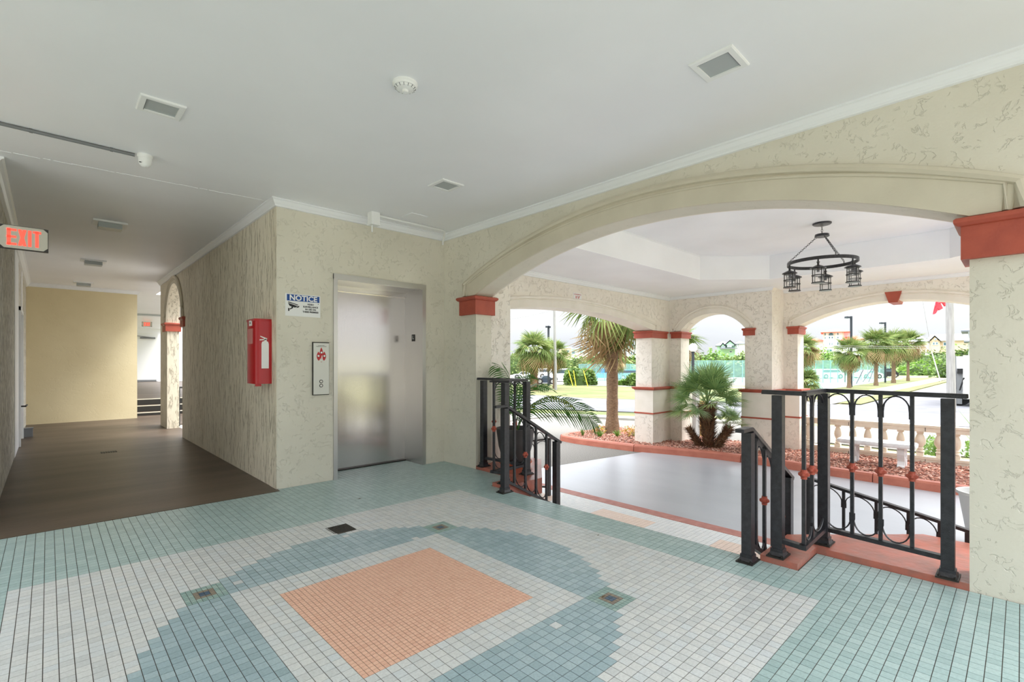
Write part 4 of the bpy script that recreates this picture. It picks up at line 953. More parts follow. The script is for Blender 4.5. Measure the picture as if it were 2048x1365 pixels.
# bench
r = thing('garden_bench', (10.62, 1.72, -.485), 'white cast concrete bench with carved legs before the balustrade', 'bench')
q = MB(); pts = [(10.42,1.22),(10.40,1.30),(10.36,1.75),(10.40,2.28),(10.46,2.34),(10.80,2.34),(10.84,2.28),(10.84,1.28),(10.80,1.22),(10.48,1.20)]
cxx = 10.62; cyy = 1.77
for s, z0, z1 in ((.955,-.145,-.125),(1.0,-.125,-.085),(.97,-.085,-.072)): q.prism([(cxx+(x-cxx)*s, cyy+(y-cyy)*s) for x, y in pts], z0, z1)
part('seat', q, BENCHM, r)
for y in (1.42, 2.10):
    q = MB(); prf = [(.155,-.50),(.155,-.46),(.12,-.44),(.10,-.38),(.125,-.32),(.15,-.26),(.15,-.20),(.13,-.17),(.165,-.145)]
    v = []
    for hw, z in prf: v += [(10.62-hw,y-.05,z),(10.62+hw,y-.05,z),(10.62+hw,y+.05,z),(10.62-hw,y+.05,z)]
    f = [(0,3,2,1),(len(v)-4,len(v)-3,len(v)-2,len(v)-1)]
    for k in range(len(prf)-1):
        for j in range(4): f.append((k*4+j,k*4+(j+1)%4,(k+1)*4+(j+1)%4,(k+1)*4+j))
    q.add(v, f)
    for s in (-1, 1):
        q.tube([(10.62+s*(.02+.05*math.sin(t*3)), y-.052, -.46+.26*t/1) for t in [k/10 for k in range(11)]], .012, 6)
    part('leg', q, BENCHM, r)
# palms ------------------------------------------------------------
def fan_leaf(Lp, Rb, nseg, spread, droop, wid, fold=.15, rnd=None):
    q = MB(); q.bar((0,0,0),(Lp,0,0), .022*Rb/.7, .012)
    for k in range(nseg):
        a = -spread+2*spread*k/(nseg-1)+rnd.uniform(-.03,.03); ca, sa = math.cos(a), math.sin(a); L = Rb*(.72+.28*math.cos(a*.6))*rnd.uniform(.88,1.06)
        pts = []
        for t, w_ in ((0,.25),(.45,1.0),(.75,.65),(1.0,.06)):
            ex = droop*t*t*Rb*rnd.uniform(.85,1.15); p = Vector((Lp+ca*L*t*(1-.15*droop*t), sa*L*t, fold*Rb*abs(sa)*t-ex)); n_ = Vector((-sa, ca, 0))*wid*w_
            pts.append((p-n_, p+n_))
        v = [x for pr in pts for x in pr]; q.add(v, [(0,1,3,2),(2,3,5,4),(4,5,7,6)])
    return q
rf = random.Random(21)
SABAL = []
for dr_ in (.25, .5, .8, 1.1):
    for mt in (FROND, FROND, FRONDD):
        m = fan_leaf(.7, 1.1, 22, 1.5, dr_, .036, .2, rf).mesh('frond', fix=False); m.materials.append(mt); SABAL.append(m)
FANM = []
for dr_ in (.05, .2):
    m = fan_leaf(1.0, .82, 30, 2.2, dr_, .022, .05, rf).mesh('frond', fix=False); m.materials.append(FAN); FANM.append(m)
def place_frond(parent, me, loc, az, el, s, roll=0):
    o = bpy.data.objects.new('frond', me); COL.objects.link(o); o.parent = parent; o.location = loc
    o.rotation_euler = (Matrix.Rotation(az,3,'Z') @ Matrix.Rotation(-el,3,'Y') @ Matrix.Rotation(roll,3,'X')).to_euler(); o.scale = (s,s,s); return o
def sabal(x, y, z0, zc, tr, cr_, nf, lab, grp=None, shag=False, seed=0, dead=.3, elmin=-75, lean=0, cat='palm tree', trunk=True):
    r = thing('palm_tree', (x, y, z0), lab, cat, grp); rg = random.Random(seed+5)
    if trunk:
        n_ = 16; H = zc-z0; q = MB()
        path = [(x+lean*math.sin(k/n_*1.5), y, z0+H*k/n_) for k in range(n_+1)]
        q.tube(path, tr, 12, radii=[tr*(1.25-.3*min(1,k/3))*(1+.05*math.sin(k*2.1)) for k in range(n_+1)]); part('trunk', q, TRUNK, r, smooth=True)
    if shag:
        q = MB()
        for k in range(260):
            a = rg.uniform(0, 6.28); h = z0+.15+(zc-z0-.1)*rg.random(); rr_ = tr*1.0; l = rg.uniform(.10,.2)*max(1,tr/.2); w_ = .03*max(1,tr/.2)
            c = Vector((math.cos(a), math.sin(a), 0)); t = Vector((-c.y, c.x, 0)); p = Vector((x,y,h))+c*rr_
            q.add([p-t*w_, p+t*w_, p+c*l*.55+Vector((0,0,l)), p-Vector((0,0,l*.3))], [(0,1,2),(0,1,3)])
        part('leaf_boots', q, SHAG, r, kind='stuff')
    s = cr_/1.75
    for k in range(nf):
        u = (k+.5)/nf; el = R(85-(85-elmin)*u+rg.uniform(-9,9)); az = k*2.39996+rg.uniform(-.25,.25); di = min(3, int(u*3.6)); d_ = 2 if (u > 1-dead and rg.random() < .75) else rg.choice((0,1))
        place_frond(r, SABAL[di*3+d_], (lean*.9, 0, zc-z0+rg.uniform(-.1,.1)*s), az, el, s*rg.uniform(.85,1.1)*(.9 if el > R(50) else 1), rg.uniform(-.5,.5))
    return r
sabal(10.4, 7.2, -.5, 2.66, .15, 1.4, 22, 'tall palm with ringed trunk rising from the mulch bed outside the left arch', seed=1, dead=.3, elmin=-78)
def far_palm(px, d, yc, rpx, lab, tw=6, **k):
    x, y = deep(px, d); return sabal(x, y, ZG, zat(yc, d), tw*d/F/2, rpx*d/F*.98, k.pop('nf', 42), lab, **k)
far_palm(1068, 33, 702, 52, 'bushy palm with shaggy trunk left of the grey utility pole', tw=15, shag=True, seed=2, elmin=-50)
far_palm(1108, 36, 708, 40, 'smaller palm right behind the shaggy palm at the utility pole', seed=3, tw=5, elmin=-70)
far_palm(1229, 40, 722, 30, 'distant palm partly hidden by the near ringed trunk', seed=4, tw=5, dead=.5)
far_palm(1345, 18.5, 688, 66, 'palm standing behind the left pier of the small arch', seed=5, tw=14, dead=.4, nf=44)
far_palm(1604, 26, 700, 42, 'palm just behind the left pier of the keystone arch', seed=6, tw=7, dead=.5, nf=44)
far_palm(1612, 24, 765, 36, 'low bushy palm below the palm at the left pier of the keystone arch', seed=7, tw=7, dead=.1, elmin=-30)
far_palm(1698, 36.7, 706, 40, 'nearest and lowest of the four palms on the lawn', seed=8, tw=7, elmin=-70)
far_palm(1752, 40.8, 690, 43, 'second of the four lawn palms with a straight pale trunk', seed=9, tw=7, elmin=-65)
far_palm(1787, 45.9, 690, 40, 'third of the four lawn palms beside the dark car', seed=10, tw=7, elmin=-70)
far_palm(1816, 51, 688, 38, 'farthest of the four lawn palms with a leaning broken trunk', seed=12, tw=5, elmin=-60, dead=.5)
# fan palm in the bed
FX, FY = 10.12, 4.58
r = thing('fan_palm', (FX, FY, -.49), 'shaggy fan palm with three trunks in front of the small porch arch', 'fan palm'); rg = random.Random(4)
def shag_trunk(a, b, r0, r1, n_, L):
    a = Vector(a); b = Vector(b); q = MB(); q.tube([a.lerp(b,k/8) for k in range(9)], r0, 10, radii=[r0+(r1-r0)*k/8 for k in range(9)]); t_ = part('trunk', q, TRUNK, r)
    q = MB(); d = (b-a).normalized()
    for k in range(n_):
        an = rg.uniform(0,6.28); h = rg.random(); c = Vector((math.cos(an),math.sin(an),0)); c = (c-d*c.dot(d)).normalized(); t = d.cross(c); p = a.lerp(b,h)+c*(r0+(r1-r0)*h)*.9; l = L*rg.uniform(.6,1.3)
        w_ = .014; q.add([p-t*w_, p+t*w_, p+c*l*.8+d*l*.7, p+c*l*.2-d*l*.2], [(0,1,2),(0,1,3)])
    part('trunk_spines', q, SHAG, r, kind='stuff')
shag_trunk((FX,FY,-.49),(FX-.02,FY+.02,.42),.09,.165,1100,.15)
shag_trunk((FX-.02,FY+.16,-.49),(FX-.12,FY+.38,-.10),.075,.05,360,.10)
shag_trunk((FX+.02,FY-.14,-.49),(FX+.03,FY-.42,-.04),.08,.07,480,.12)
for k in range(46):
    u = (k+.5)/46; el = R(84-112*u+rg.uniform(-6,6)); az = k*2.39996+rg.uniform(-.2,.2)
    place_frond(r, FANM[k % 2], (-.02, .02, .93), az, el, rg.uniform(.46,.56), rg.uniform(-.6,.6))
for k in range(7): place_frond(r, FANM[k % 2], (.03, -.42, .45), k*.9, R(rg.uniform(20,75)), .28, rg.uniform(-.5,.5))
# bed plants
def tuft(x, y, z, n_, h, spread, mat, lab, w_=.008, seed=1, name='bedding_plant', leafy=0, mat2=None, cat='plant'):
    rg = random.Random(seed); r = thing(name, (x,y,z), lab, cat); q = MB()
    for k in range(n_):
        a = rg.uniform(0,6.28); s = spread*rg.uniform(.2,1); hh = h*rg.uniform(.6,1.05); c = Vector((math.cos(a),math.sin(a),0)); t = Vector((-c.y,c.x,0)); p = Vector((x,y,z))+c*s*.15
        pts = []
        for u, ww in ((0,.8),(.5,1),(1,.05)): pp = p+c*s*u**1.5+Vector((0,0,hh*(u-.35*u*u*s/h))); pts += [pp-t*w_*ww, pp+t*w_*ww]
        q.add(pts, [(0,1,3,2),(2,3,5,4)])
    part('leaves', q, mat, r, kind='stuff')
    if leafy:
        q = MB()
        for k in range(leafy):
            a = rg.uniform(0,6.28); s = spread*rg.random()**.6; p = Vector((x+math.cos(a)*s, y+math.sin(a)*s, z+h*rg.uniform(.25,1.0)*(1-.4*s/spread))); d = Vector((rg.uniform(-1,1),rg.uniform(-1,1),rg.uniform(-.3,1))).normalized(); t = d.orthogonal().normalized(); L = rg.uniform(.05,.09)
            q.add([p, p+d*L*.5+t*L*.28, p+d*L, p+d*L*.5-t*L*.28], [(0,1,2,3)])
        part('foliage', q, mat2 or mat, r, kind='stuff')
    return r
tuft(9.42, 7.38, -.48, 22, .24, .12, LEAF, 'small grassy tuft nearest the rounded end of the kerb', seed=1)
tuft(9.62, 7.02, -.48, 60, .2, .17, LEAFL, 'bright green spiky clump in front of the croton left of the trunk', seed=2)
tuft(9.95, 6.75, -.48, 50, .2, .15, LEAFL, 'bright green spiky clump just left of the ringed trunk', seed=3)
tuft(10.1, 7.35, -.48, 8, .2, .2, LEAF, 'orange and red croton left of the ringed trunk', seed=4, leafy=110, mat2=LEAFO)
tuft(10.35, 6.55, -.48, 8, .26, .32, LEAF, 'wide yellow green croton right of the ringed trunk', seed=5, leafy=200, mat2=LEAFO)
tuft(10.75, 6.3, -.48, 10, .34, .26, LEAF, 'taller croton against the porch pier', seed=6, leafy=160, mat2=LEAFO)
tuft(10.15, 6.05, -.48, 16, .46, .34, LEAFL, 'cycad like plant with broad yellow green blades before the porch pier', seed=7, w_=.035)
tuft(12.2, 1.1, -.6, 20, .6, .3, LEAF, 'green shrub seen between the balusters by the solid joint', seed=8, leafy=420, mat2=LEAFL)
tuft(12.3, .42, -.6, 20, .7, .35, LEAF, 'green shrub seen beyond the right end of the balustrade', seed=9, leafy=460, mat2=LEAFL)
tuft(12.35, .5, -.2, 14, .75, .8, FAN, 'spiky yucca leaves reaching over the balustrade at the right', seed=10, w_=.02)

# potted palms ------------------------------------------------------
PX, PY = 4.13, 4.27
r = thing('plant_pot', (PX, PY, .04), 'charcoal round planter on the left pedestal', 'planter')
q = MB(); q.lathe([(.13,.05),(.15,.06),(.205,.25),(.228,.42),(.236,.47),(.222,.47),(.215,.42)], (PX,PY,.04), 36, caps=False); q.lathe([(.0,.055),(.14,.055)], (PX,PY,.04), 36, caps=False); part('bowl', q, POT, r, smooth=True)
q = MB(); q.lathe([(0,.40),(.216,.40),(.216,.395)], (PX,PY,.04), 24, caps=False); part('soil', q, SOIL, r)
r = thing('pot_saucer', (PX, PY, .04), 'terracotta saucer under the charcoal planter', 'saucer')
q = MB(); q.lathe([(.0,0),(.17,0),(.195,.05),(.205,.055),(.205,.075),(.19,.075),(.17,.02),(0,.02)], (PX,PY,.041), 36, caps=False); part('dish', q, TERRA, r, smooth=True)
palm = thing('potted_palm', (PX, PY, .44), 'young feather palm growing in the charcoal planter', 'potted palm')
def pinnate(name, pts, ll, nleaf, mat, side=None, hang=.5, taper=.6, parent=palm, w_=.011, tilt=0.0):
    P = [Vector(p) for p in pts]; seg = [(b-a).length for a, b in zip(P, P[1:])]; tot = sum(seg)
    def at(t):
        s = t*tot
        for i_, g in enumerate(seg):
            if s <= g or i_ == len(seg)-1: return P[i_].lerp(P[i_+1], min(1, s/g)), (P[i_+1]-P[i_]).normalized()
            s -= g
    q = MB(); q.tube([at(k/20)[0] for k in range(21)], .006, 6, radii=[.0075*(1-.75*k/20) for k in range(21)]); f = part(name, q, ARECA, parent)
    q = MB(); rg = random.Random(int(ll*1000)+nleaf)
    for k in range(nleaf):
        t = .25+.75*k/(nleaf-1); p, d = at(t); L = ll*(math.sin(math.pi*(.12+.83*((t-.25)/.75)))**.5)*rg.uniform(.9,1.05)
        sd = side if side is not None else d.cross(Vector((0,0,1))).normalized()
        for s in (-1, 1):
            dirv = (sd*s*(.75-.4*tilt)+d*.75+Vector((0,0,.25*(1-tilt)+s*.8*tilt))).normalized(); pts_ = []
            for u, ww in ((0,.5),(.4,1),(.75,.7),(1,.08)):
                pp = p+dirv*L*u-Vector((0,0,hang*L*u*u)); nn = dirv.cross(Vector((0,0,1))).normalized(); nn = (nn*(.5-.4*tilt)+d*.6).normalized(); pts_ += [pp-nn*w_*ww, pp+nn*w_*ww]
            q.add(pts_, [(0,1,3,2),(2,3,5,4),(4,5,7,6)])
    part('leaflets', q, mat, f, kind='stuff')
def scr(dx, z, dy=0.0): v = RIGHT*dx+FWD*dy; return (PX+v.x, PY+v.y, z)
pinnate('frond', [scr(.02,.44),scr(.05,.62),scr(.14,.74,-.05),scr(.30,.83,-.12),(scr(.48,.855,-.2)),scr(.66,.82,-.26),scr(.82,.73,-.3),scr(.93,.62,-.34)], .32, 34, ARECA, hang=.45, w_=.011, tilt=.85)
pinnate('frond', [scr(.0,.44),scr(0,.75),scr(.02,1.0,.1),scr(.1,1.13,.25),scr(.2,1.12,.4)], .26, 22, ARECA)
pinnate('frond', [scr(-.02,.44),scr(-.02,.8,.05),scr(-.06,1.08,.1),scr(-.14,1.22,.12),scr(-.24,1.27,.12)], .3, 24, ARECA, hang=.45, tilt=.6)
pinnate('frond', [scr(.0,.44),scr(.03,.7,.1),scr(.12,.95,.25),scr(.3,1.02,.45),scr(.45,.95,.6)], .28, 24, ARECA)
pinnate('frond', [scr(.0,.44),scr(-.03,.6,.1),scr(-.05,.9,.25),scr(-.05,1.05,.4),scr(-.02,1.1,.6)], .3, 22, ARECA)
pinnate('frond', [scr(.0,.44),scr(.04,.56,-.05),scr(.1,.66,.1),scr(.12,.74,.3),scr(.08,.7,.5)], .24, 20, ARECA)
pinnate('frond', [scr(.02,.44),scr(.07,.6),scr(.2,.78,.1),scr(.42,.88,.2),scr(.6,.84,.3),scr(.74,.74,.35)], .2, 20, ARECAY, hang=.6)
q = MB(); q.tube([(PX,PY,.43),(PX-.01,PY,.52),(PX+.005,PY,.62)], .028, 10, radii=[.04,.03,.02]); part('stem', q, TRUNK, palm, smooth=True)
r = thing('plant_pot', (6.98, .25, ZG), 'pale grey planter at the right edge of the drive beyond the wide arch', 'planter')
q = MB(); q.lathe([(.12,0),(.14,.02),(.20,.42),(.215,.52),(.235,.53),(.235,.56),(.2,.56),(.19,.5)], (6.98,.25,ZG+.01), 30, caps=False); part('bowl', q, LITEPOT, r, smooth=True)
q = MB(); q.lathe([(0,.5),(.19,.5)], (6.98,.25,ZG+.01), 20, caps=False); part('soil', q, SOIL, r)

# ================================================================== FARTHER OUTSIDE
def bush(name, px, d, ytop, ybot, wpx, lab, mat=LEAF, cat='bush', n_=900, ls=None, dep=None, grp=None, seed=0, boxy=False, zb=None):
    x, y = deep(px, d); k = d/F; w_ = wpx*k; z1 = zat(ytop, d); z0 = zb if zb is not None else max(ZG, zat(ybot, d)); h = z1-z0; dp = dep or w_*.5; rg = random.Random(seed+31); ls = ls or k*3.2
    r = thing(name, (x, y, z0), lab, cat, grp); q = MB(); e = .5 if boxy else 1.0
    def surf(a, b):
        c = lambda t: math.copysign(abs(math.cos(t))**e, math.cos(t)); s = lambda t: math.copysign(abs(math.sin(t))**e, math.sin(t)); return c(b)*c(a), c(b)*s(a), s(b)
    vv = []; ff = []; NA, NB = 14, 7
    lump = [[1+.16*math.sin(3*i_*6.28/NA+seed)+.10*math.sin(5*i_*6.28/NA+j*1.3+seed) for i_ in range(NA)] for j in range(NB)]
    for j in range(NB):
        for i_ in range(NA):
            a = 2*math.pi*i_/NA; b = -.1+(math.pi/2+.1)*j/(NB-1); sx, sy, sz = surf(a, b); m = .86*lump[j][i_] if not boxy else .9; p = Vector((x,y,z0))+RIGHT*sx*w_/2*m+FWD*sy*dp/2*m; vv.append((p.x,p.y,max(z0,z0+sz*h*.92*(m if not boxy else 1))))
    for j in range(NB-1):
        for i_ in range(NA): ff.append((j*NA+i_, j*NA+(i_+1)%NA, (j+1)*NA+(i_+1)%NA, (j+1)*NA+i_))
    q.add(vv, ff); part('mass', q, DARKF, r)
    q = MB()
    for t in range(n_):
        a = rg.uniform(0, 6.28); b = math.asin(rg.uniform(-.05, 1)); sx, sy, sz = surf(a, b); m = (1+.16*math.sin(3*a+seed)+.10*math.sin(5*a+b*3+seed) if not boxy else 1)*rg.uniform(.86,1.04)
        p = Vector((x,y,z0))+RIGHT*sx*w_/2*m+FWD*sy*dp/2*m+Vector((0,0,max(0,sz)*h*m)); dv = Vector((rg.uniform(-1,1),rg.uniform(-1,1),rg.uniform(-.6,1))).normalized(); tv = dv.orthogonal().normalized()
        if rg.random() < .5: tv = dv.cross(tv)
        L = ls*rg.uniform(.7,1.4); q.add([p-dv*L, p+tv*L*.5, p+dv*L, p-tv*L*.5], [(0,1,2,3)])
    part('foliage', q, mat, r, kind='stuff'); return r
bush('hedge', 1159, 42, 738, 770, 60, 'rounded clipped hedge behind the yellow guy guards', cat='hedge', n_=1500, boxy=True, mat=LEAF, dep=2.2)
bush('hedge', 1290, 40, 747, 773, 68, 'second clipped hedge right of the near palm trunk', cat='hedge', n_=1500, boxy=True, mat=LEAF, dep=2.0, seed=2)
bush('bush', 1188, 41, 762, 770, 13, 'small low bush at the foot of the rounded hedge', n_=150, seed=3)
bush('bush', 1247, 41, 761, 771, 26, 'low bush directly right of the near palm trunk', n_=250, seed=4, mat=LEAFL)
veg = [(1040,80,700,745,90,'scrub'),(1150,85,712,748,70,'light'),(1185,95,706,745,60,'green'),(1235,90,706,745,70,'scrub'),(1270,88,708,745,60,'green'),(1310,92,706,745,60,'scrub'),
 (1395,70,703,745,50,'scrub'),(1425,62,698,748,50,'bright'),(1455,70,710,745,50,'scrub'),(1485,66,702,745,40,'scrub'),(1525,80,705,745,60,'green'),
 (1620,70,685,740,40,'bright'),(1648,66,694,742,46,'bright'),(1680,70,712,742,60,'green'),(1730,90,708,742,70,'green'),(1790,85,712,745,90,'scrub'),(1840,78,700,748,80,'green'),(1880,72,694,750,80,'scrub'),(1925,64,690,752,80,'green'),(1852,70,722,752,110,'bright'),(1915,66,720,756,90,'green'),(1975,60,680,756,90,'scrub')]
W1 = {'scrub':('grey green scrub thicket',LEAFD),'light':('light olive thicket',LEAFD),'green':('deep green coastal thicket',LEAF),'bright':('bright yellow green shrub',LEAFL)}
place = ['behind the shaggy palm','left of the rounded hedge top','above the rounded hedge','behind the near palm trunk','above the second hedge','behind the left porch pier','left of the globe lamp arch view','at the left in the small arch','in the middle of the small arch','at the right in the small arch','behind the wide porch pier',
 'at the left edge of the keystone arch','below the red roofed house','left of the first lawn palm','behind the first lawn palm','behind the middle lawn palms','behind the farthest lawn palm','left of the big grey pole','right of the big grey pole','low on the bank left of the big grey pole','low on the bank at the big grey pole','at the far right behind the wall edge']
for i_, (v, pl) in enumerate(zip(veg, place)):
    px, d, yt, yb, wp_, kd = v; yt += (735-yt)*.22; bush('bush', px, d+(i_%3)*7, yt, yb, wp_*1.25, W1[kd][0]+' '+pl, mat=W1[kd][1], n_=900, seed=40+i_, zb=ZG, dep=4, ls=d/F*3.0)
# houses ----------------------------------------------------------
def house(px, d, name, lab):
    x, y = deep(px, d); ph = math.atan((px-1024)/F); r = thing(name, (x, y, ZG), lab, 'building', rz=-YAW-ph); k = d/F*math.cos(ph)
    X = lambda p: (p-px)*k; Z = lambda p: zat(p, d)-ZG; return r, k, X, Z
def hbox(r, nm, X, Z, x0, x1, yt, yb, mat, d0=0, d1=6, lab=None): q = MB(); q.box(X(x0), d0, 0 if yb > 730 else Z(yb), X(x1), d1, Z(yt)); return part(nm, q, mat, r, local=True, label=lab)
def hwin(r, X, Z, x0, x1, yt, yb, d0=0, mat=WIN, pane=True):
    q = MB(); q.box(X(x0)-.05, d0-.12, Z(yb)-.05, X(x1)+.05, d0+.05, Z(yt)+.05); w_ = part('window', q, WALLW, r, local=True)
    q = MB(); q.box(X(x0)+.04, d0-.15, Z(yb)+.04, X(x1)-.04, d0-.11, Z(yt)-.04); part('pane', q, mat, w_, local=True)
def hip(r, X, Z, x0, x1, ye, yr, mat, d0=-.5, d1=6.5, rx=None, hipx=.3):
    a, b = X(x0), X(x1); w_ = b-a; m = (d0+d1)/2; q = MB(); h0, h1 = Z(ye), Z(yr)
    v = [(a,d0,h0),(b,d0,h0),(b,d1,h0),(a,d1,h0),(a+w_*hipx,m,h1),(b-w_*hipx,m,h1),(a,d0,h0-.15),(b,d0,h0-.15),(b,d1,h0-.15),(a,d1,h0-.15)]
    q.add(v, [(0,1,5,4),(1,2,5),(2,3,4,5),(3,0,4),(6,7,1,0),(7,8,2,1),(8,9,3,2),(9,6,0,3),(9,8,7,6)]); part('roof', q, mat, r, local=True)
def gable(r, X, Z, x0, x1, ye, yr, mat, wall, d0=-.5, d1=6):
    a, b = X(x0), X(x1); m = (a+b)/2; q = MB(); h0, h1 = Z(ye), Z(yr)
    q.add([(a,d0,h0),(b,d0,h0),(m,d0,h1),(a,d1,h0),(b,d1,h0),(m,d1,h1)], [(0,3,5,2),(1,2,5,4)]); q.add([(a,d0,h0-.15),(b,d0,h0-.15),(m,d0,h1-.15),(a,d1,h0-.15),(b,d1,h0-.15),(m,d1,h1-.15)], [(0,2,5,3),(1,4,5,2)])
    part('roof', q, mat, r, local=True)
    q = MB(); q.prism([(a+.3,h0),(b-.3,h0),(m,h1-.3)], d0+.3, d0+.5, 'y'); part('gable', q, wall, r, local=True)
r, k, X, Z = house(1671, 130, 'house', 'tall white house with red tiled roofs and an arched window')
hbox(r,'wall',X,Z,1646,1688,663,735,WALLW); hbox(r,'wall',X,Z,1686,1700,663,735,WALLW,1.5,7); hbox(r,'wall',X,Z,1634,1650,682,735,WALLW,1,7); hbox(r,'wall',X,Z,1683,1726,681,735,WALLW,-1.5,6)
hip(r,X,Z,1641,1702,664.5,657.5,ROOFR,-1,8,hipx=.38); hip(r,X,Z,1613,1648,681,674,ROOFR,0,8,hipx=.5); hip(r,X,Z,1681,1728,681,672,ROOFR,-2,7,hipx=.3)
hbox(r,'cornice',X,Z,1645,1689,693,694.5,ROOFP,-.3,6)
q = MB(); q.prism(arc(X(1657.5),X(1666.5),Z(671),Z(665.5),10)+[(X(1666.5),Z(671))], -.15, -.05, 'y'); part('arched_window', q, WIN, r, local=True)
for a in (1657.5,1663): hwin(r,X,Z,a,a+3,673.5,677.5)
for a in (1649,1674.5): hwin(r,X,Z,a,a+2.6,666,671); hwin(r,X,Z,a,a+2.6,674,677.5)
for a in (1658.5,1663): hwin(r,X,Z,a,a+2,685.5,691)
hwin(r,X,Z,1674,1677,685,691); hwin(r,X,Z,1654,1664,699,704); hwin(r,X,Z,1708,1711,684,690,-1.5); hwin(r,X,Z,1716,1719,684,690,-1.5)
for a in (1646.5,1668.5,1686): q = MB(); q.box(X(a),-.25,0,X(a+1.6),0,Z(665)); part('pilaster', q, WALLT, r, local=True)
r, k, X, Z = house(1458, 120, 'house', 'pale green house with grey gabled roofs in the small arch')
hbox(r,'wall',X,Z,1434,1470,692,735,WALLG); hbox(r,'wall',X,Z,1468,1489,688,735,WALLW,1,7); hip(r,X,Z,1430,1462,691,682.5,ROOFG,-.5,7,hipx=.42); hip(r,X,Z,1470,1490,687.5,681.5,ROOFG,.5,7.5,hipx=.45)
gable(r,X,Z,1448,1472,691,681,ROOFG,WALLG,-1.5,6); gable(r,X,Z,1440,1452,693,686,ROOFG,WALLG,-2,5)
for a in (1455,1458,1461): hwin(r,X,Z,a,a+1.8,691,695,-1.5)
for a in (1442.5,1445.5,1448.3): hwin(r,X,Z,a,a+1.8,693,697,-1.5)
for a in (1472,1476): hwin(r,X,Z,a,a+1.6,689,691.5,1); hwin(r,X,Z,a,a+1.6,692.5,695,1)
hwin(r,X,Z,1459,1464,702.5,705.5); hbox(r,'balcony',X,Z,1440,1475,697,698.6,ROOFG,-2.5,0)
r, k, X, Z = house(1195, 125, 'apartment_building', 'long white and pale blue beach building left of the near palm trunk')
hbox(r,'wall',X,Z,1142,1166,697,735,WALLW,1,8); hbox(r,'wall',X,Z,1160,1190,693.5,735,WALLW); hbox(r,'wall',X,Z,1188,1222,697,735,WALLW,1,8)
hbox(r,'wall',X,Z,1160,1165,694,706,WALLB,-.15,0); hip(r,X,Z,1158,1196,694.5,690.5,ROOFB,-1,8,hipx=.42); hip(r,X,Z,1173,1183,690.5,687.5,ROOFB,1,5,hipx=.5); hip(r,X,Z,1188,1224,697.5,695,WALLB,0,8,hipx=.1); hip(r,X,Z,1142,1164,697.5,696,WALLB,0,8,hipx=.1)
for a in (1166.5,1176.5,1180.5): hwin(r,X,Z,a,a+2.8,696.5,700.5); hwin(r,X,Z,a,a+2.8,705.5,709)
for a in (1150,1154,1158): hwin(r,X,Z,a,a+1.4,696.6,698,1)
for a in (1193,1199,1205,1213): hwin(r,X,Z,a,a+2.4,702,706,1)
hwin(r,X,Z,1142.5,1149,702,708,1,mat=ROOFB); q = MB(); q.box(X(1172),-1.5,Z(700.5),X(1189),0,Z(699.8)); q.box(X(1172),-1.5,Z(697.4),X(1189),-1.4,Z(697.1)); part('balcony', q, WALLB, r, local=True)
r, k, X, Z = house(1130, 135, 'building', 'low tan flat building at the left of the blue beach building')
hbox(r,'wall',X,Z,1118,1143,697,735,WALLT); hbox(r,'roof',X,Z,1115,1144,694.5,697,ROOFP,-.4,6.5); hwin(r,X,Z,1134,1138,701,705)
r, k, X, Z = house(1268, 120, 'house', 'white house with a blue gable and tall windows right of the near palm trunk')
hbox(r,'wall',X,Z,1254,1285,693,735,WALLW); gable(r,X,Z,1253.5,1270.5,691.5,684,ROOFB,ROOFB,-1,6); hip(r,X,Z,1240,1288,695,688,ROOFP,0,7,hipx=.3); gable(r,X,Z,1240,1260,700,685.5,ROOFG,WALLW,1,7)
for a in (1255.5,1259.8,1264,1268.2,1271.5): hwin(r,X,Z,a,a+1.8,692.3,698)
for a in (1261.5,1265.5): hwin(r,X,Z,a,a+3,704,710)
r, k, X, Z = house(1875, 95, 'house', 'beige gabled house behind the big grey pole')
hbox(r,'wall',X,Z,1859,1943,678,735,WALLT); gable(r,X,Z,1856,1883,684,671.5,ROOFP,WALLT,-2,6); hip(r,X,Z,1853,1950,681,667.5,ROOFP,-.5,9,hipx=.08)
hbox(r,'wall',X,Z,1860,1880,683,735,WALLT,-1.6,1)
for a in (1866,1872): hwin(r,X,Z,a,a+3.4,685.5,690.5,-1.6)
hwin(r,X,Z,1869.5,1872.5,678.5,681,-1.8); hwin(r,X,Z,1887,1894,685.5,692)
r, k, X, Z = house(1828, 110, 'house', 'pale house with a grey blue roof half hidden behind the lawn palms')
hbox(r,'wall',X,Z,1800,1856,681,735,WALLW); hip(r,X,Z,1795,1858,683,668,ROOFP,-.5,8,hipx=.3)
for a in (1812,1822,1846): hwin(r,X,Z,a,a+3,684,689)
r, k, X, Z = house(1945, 60, 'house', 'pale house with broad eaves at the far right edge of the view')
hbox(r,'wall',X,Z,1936,2010,661,735,WALLW); hip(r,X,Z,1922,2025,661,650,ROOFG,-1,7,hipx=.3); hip(r,X,Z,1928,2000,683,672,ROOFG,-3,3,hipx=.3)
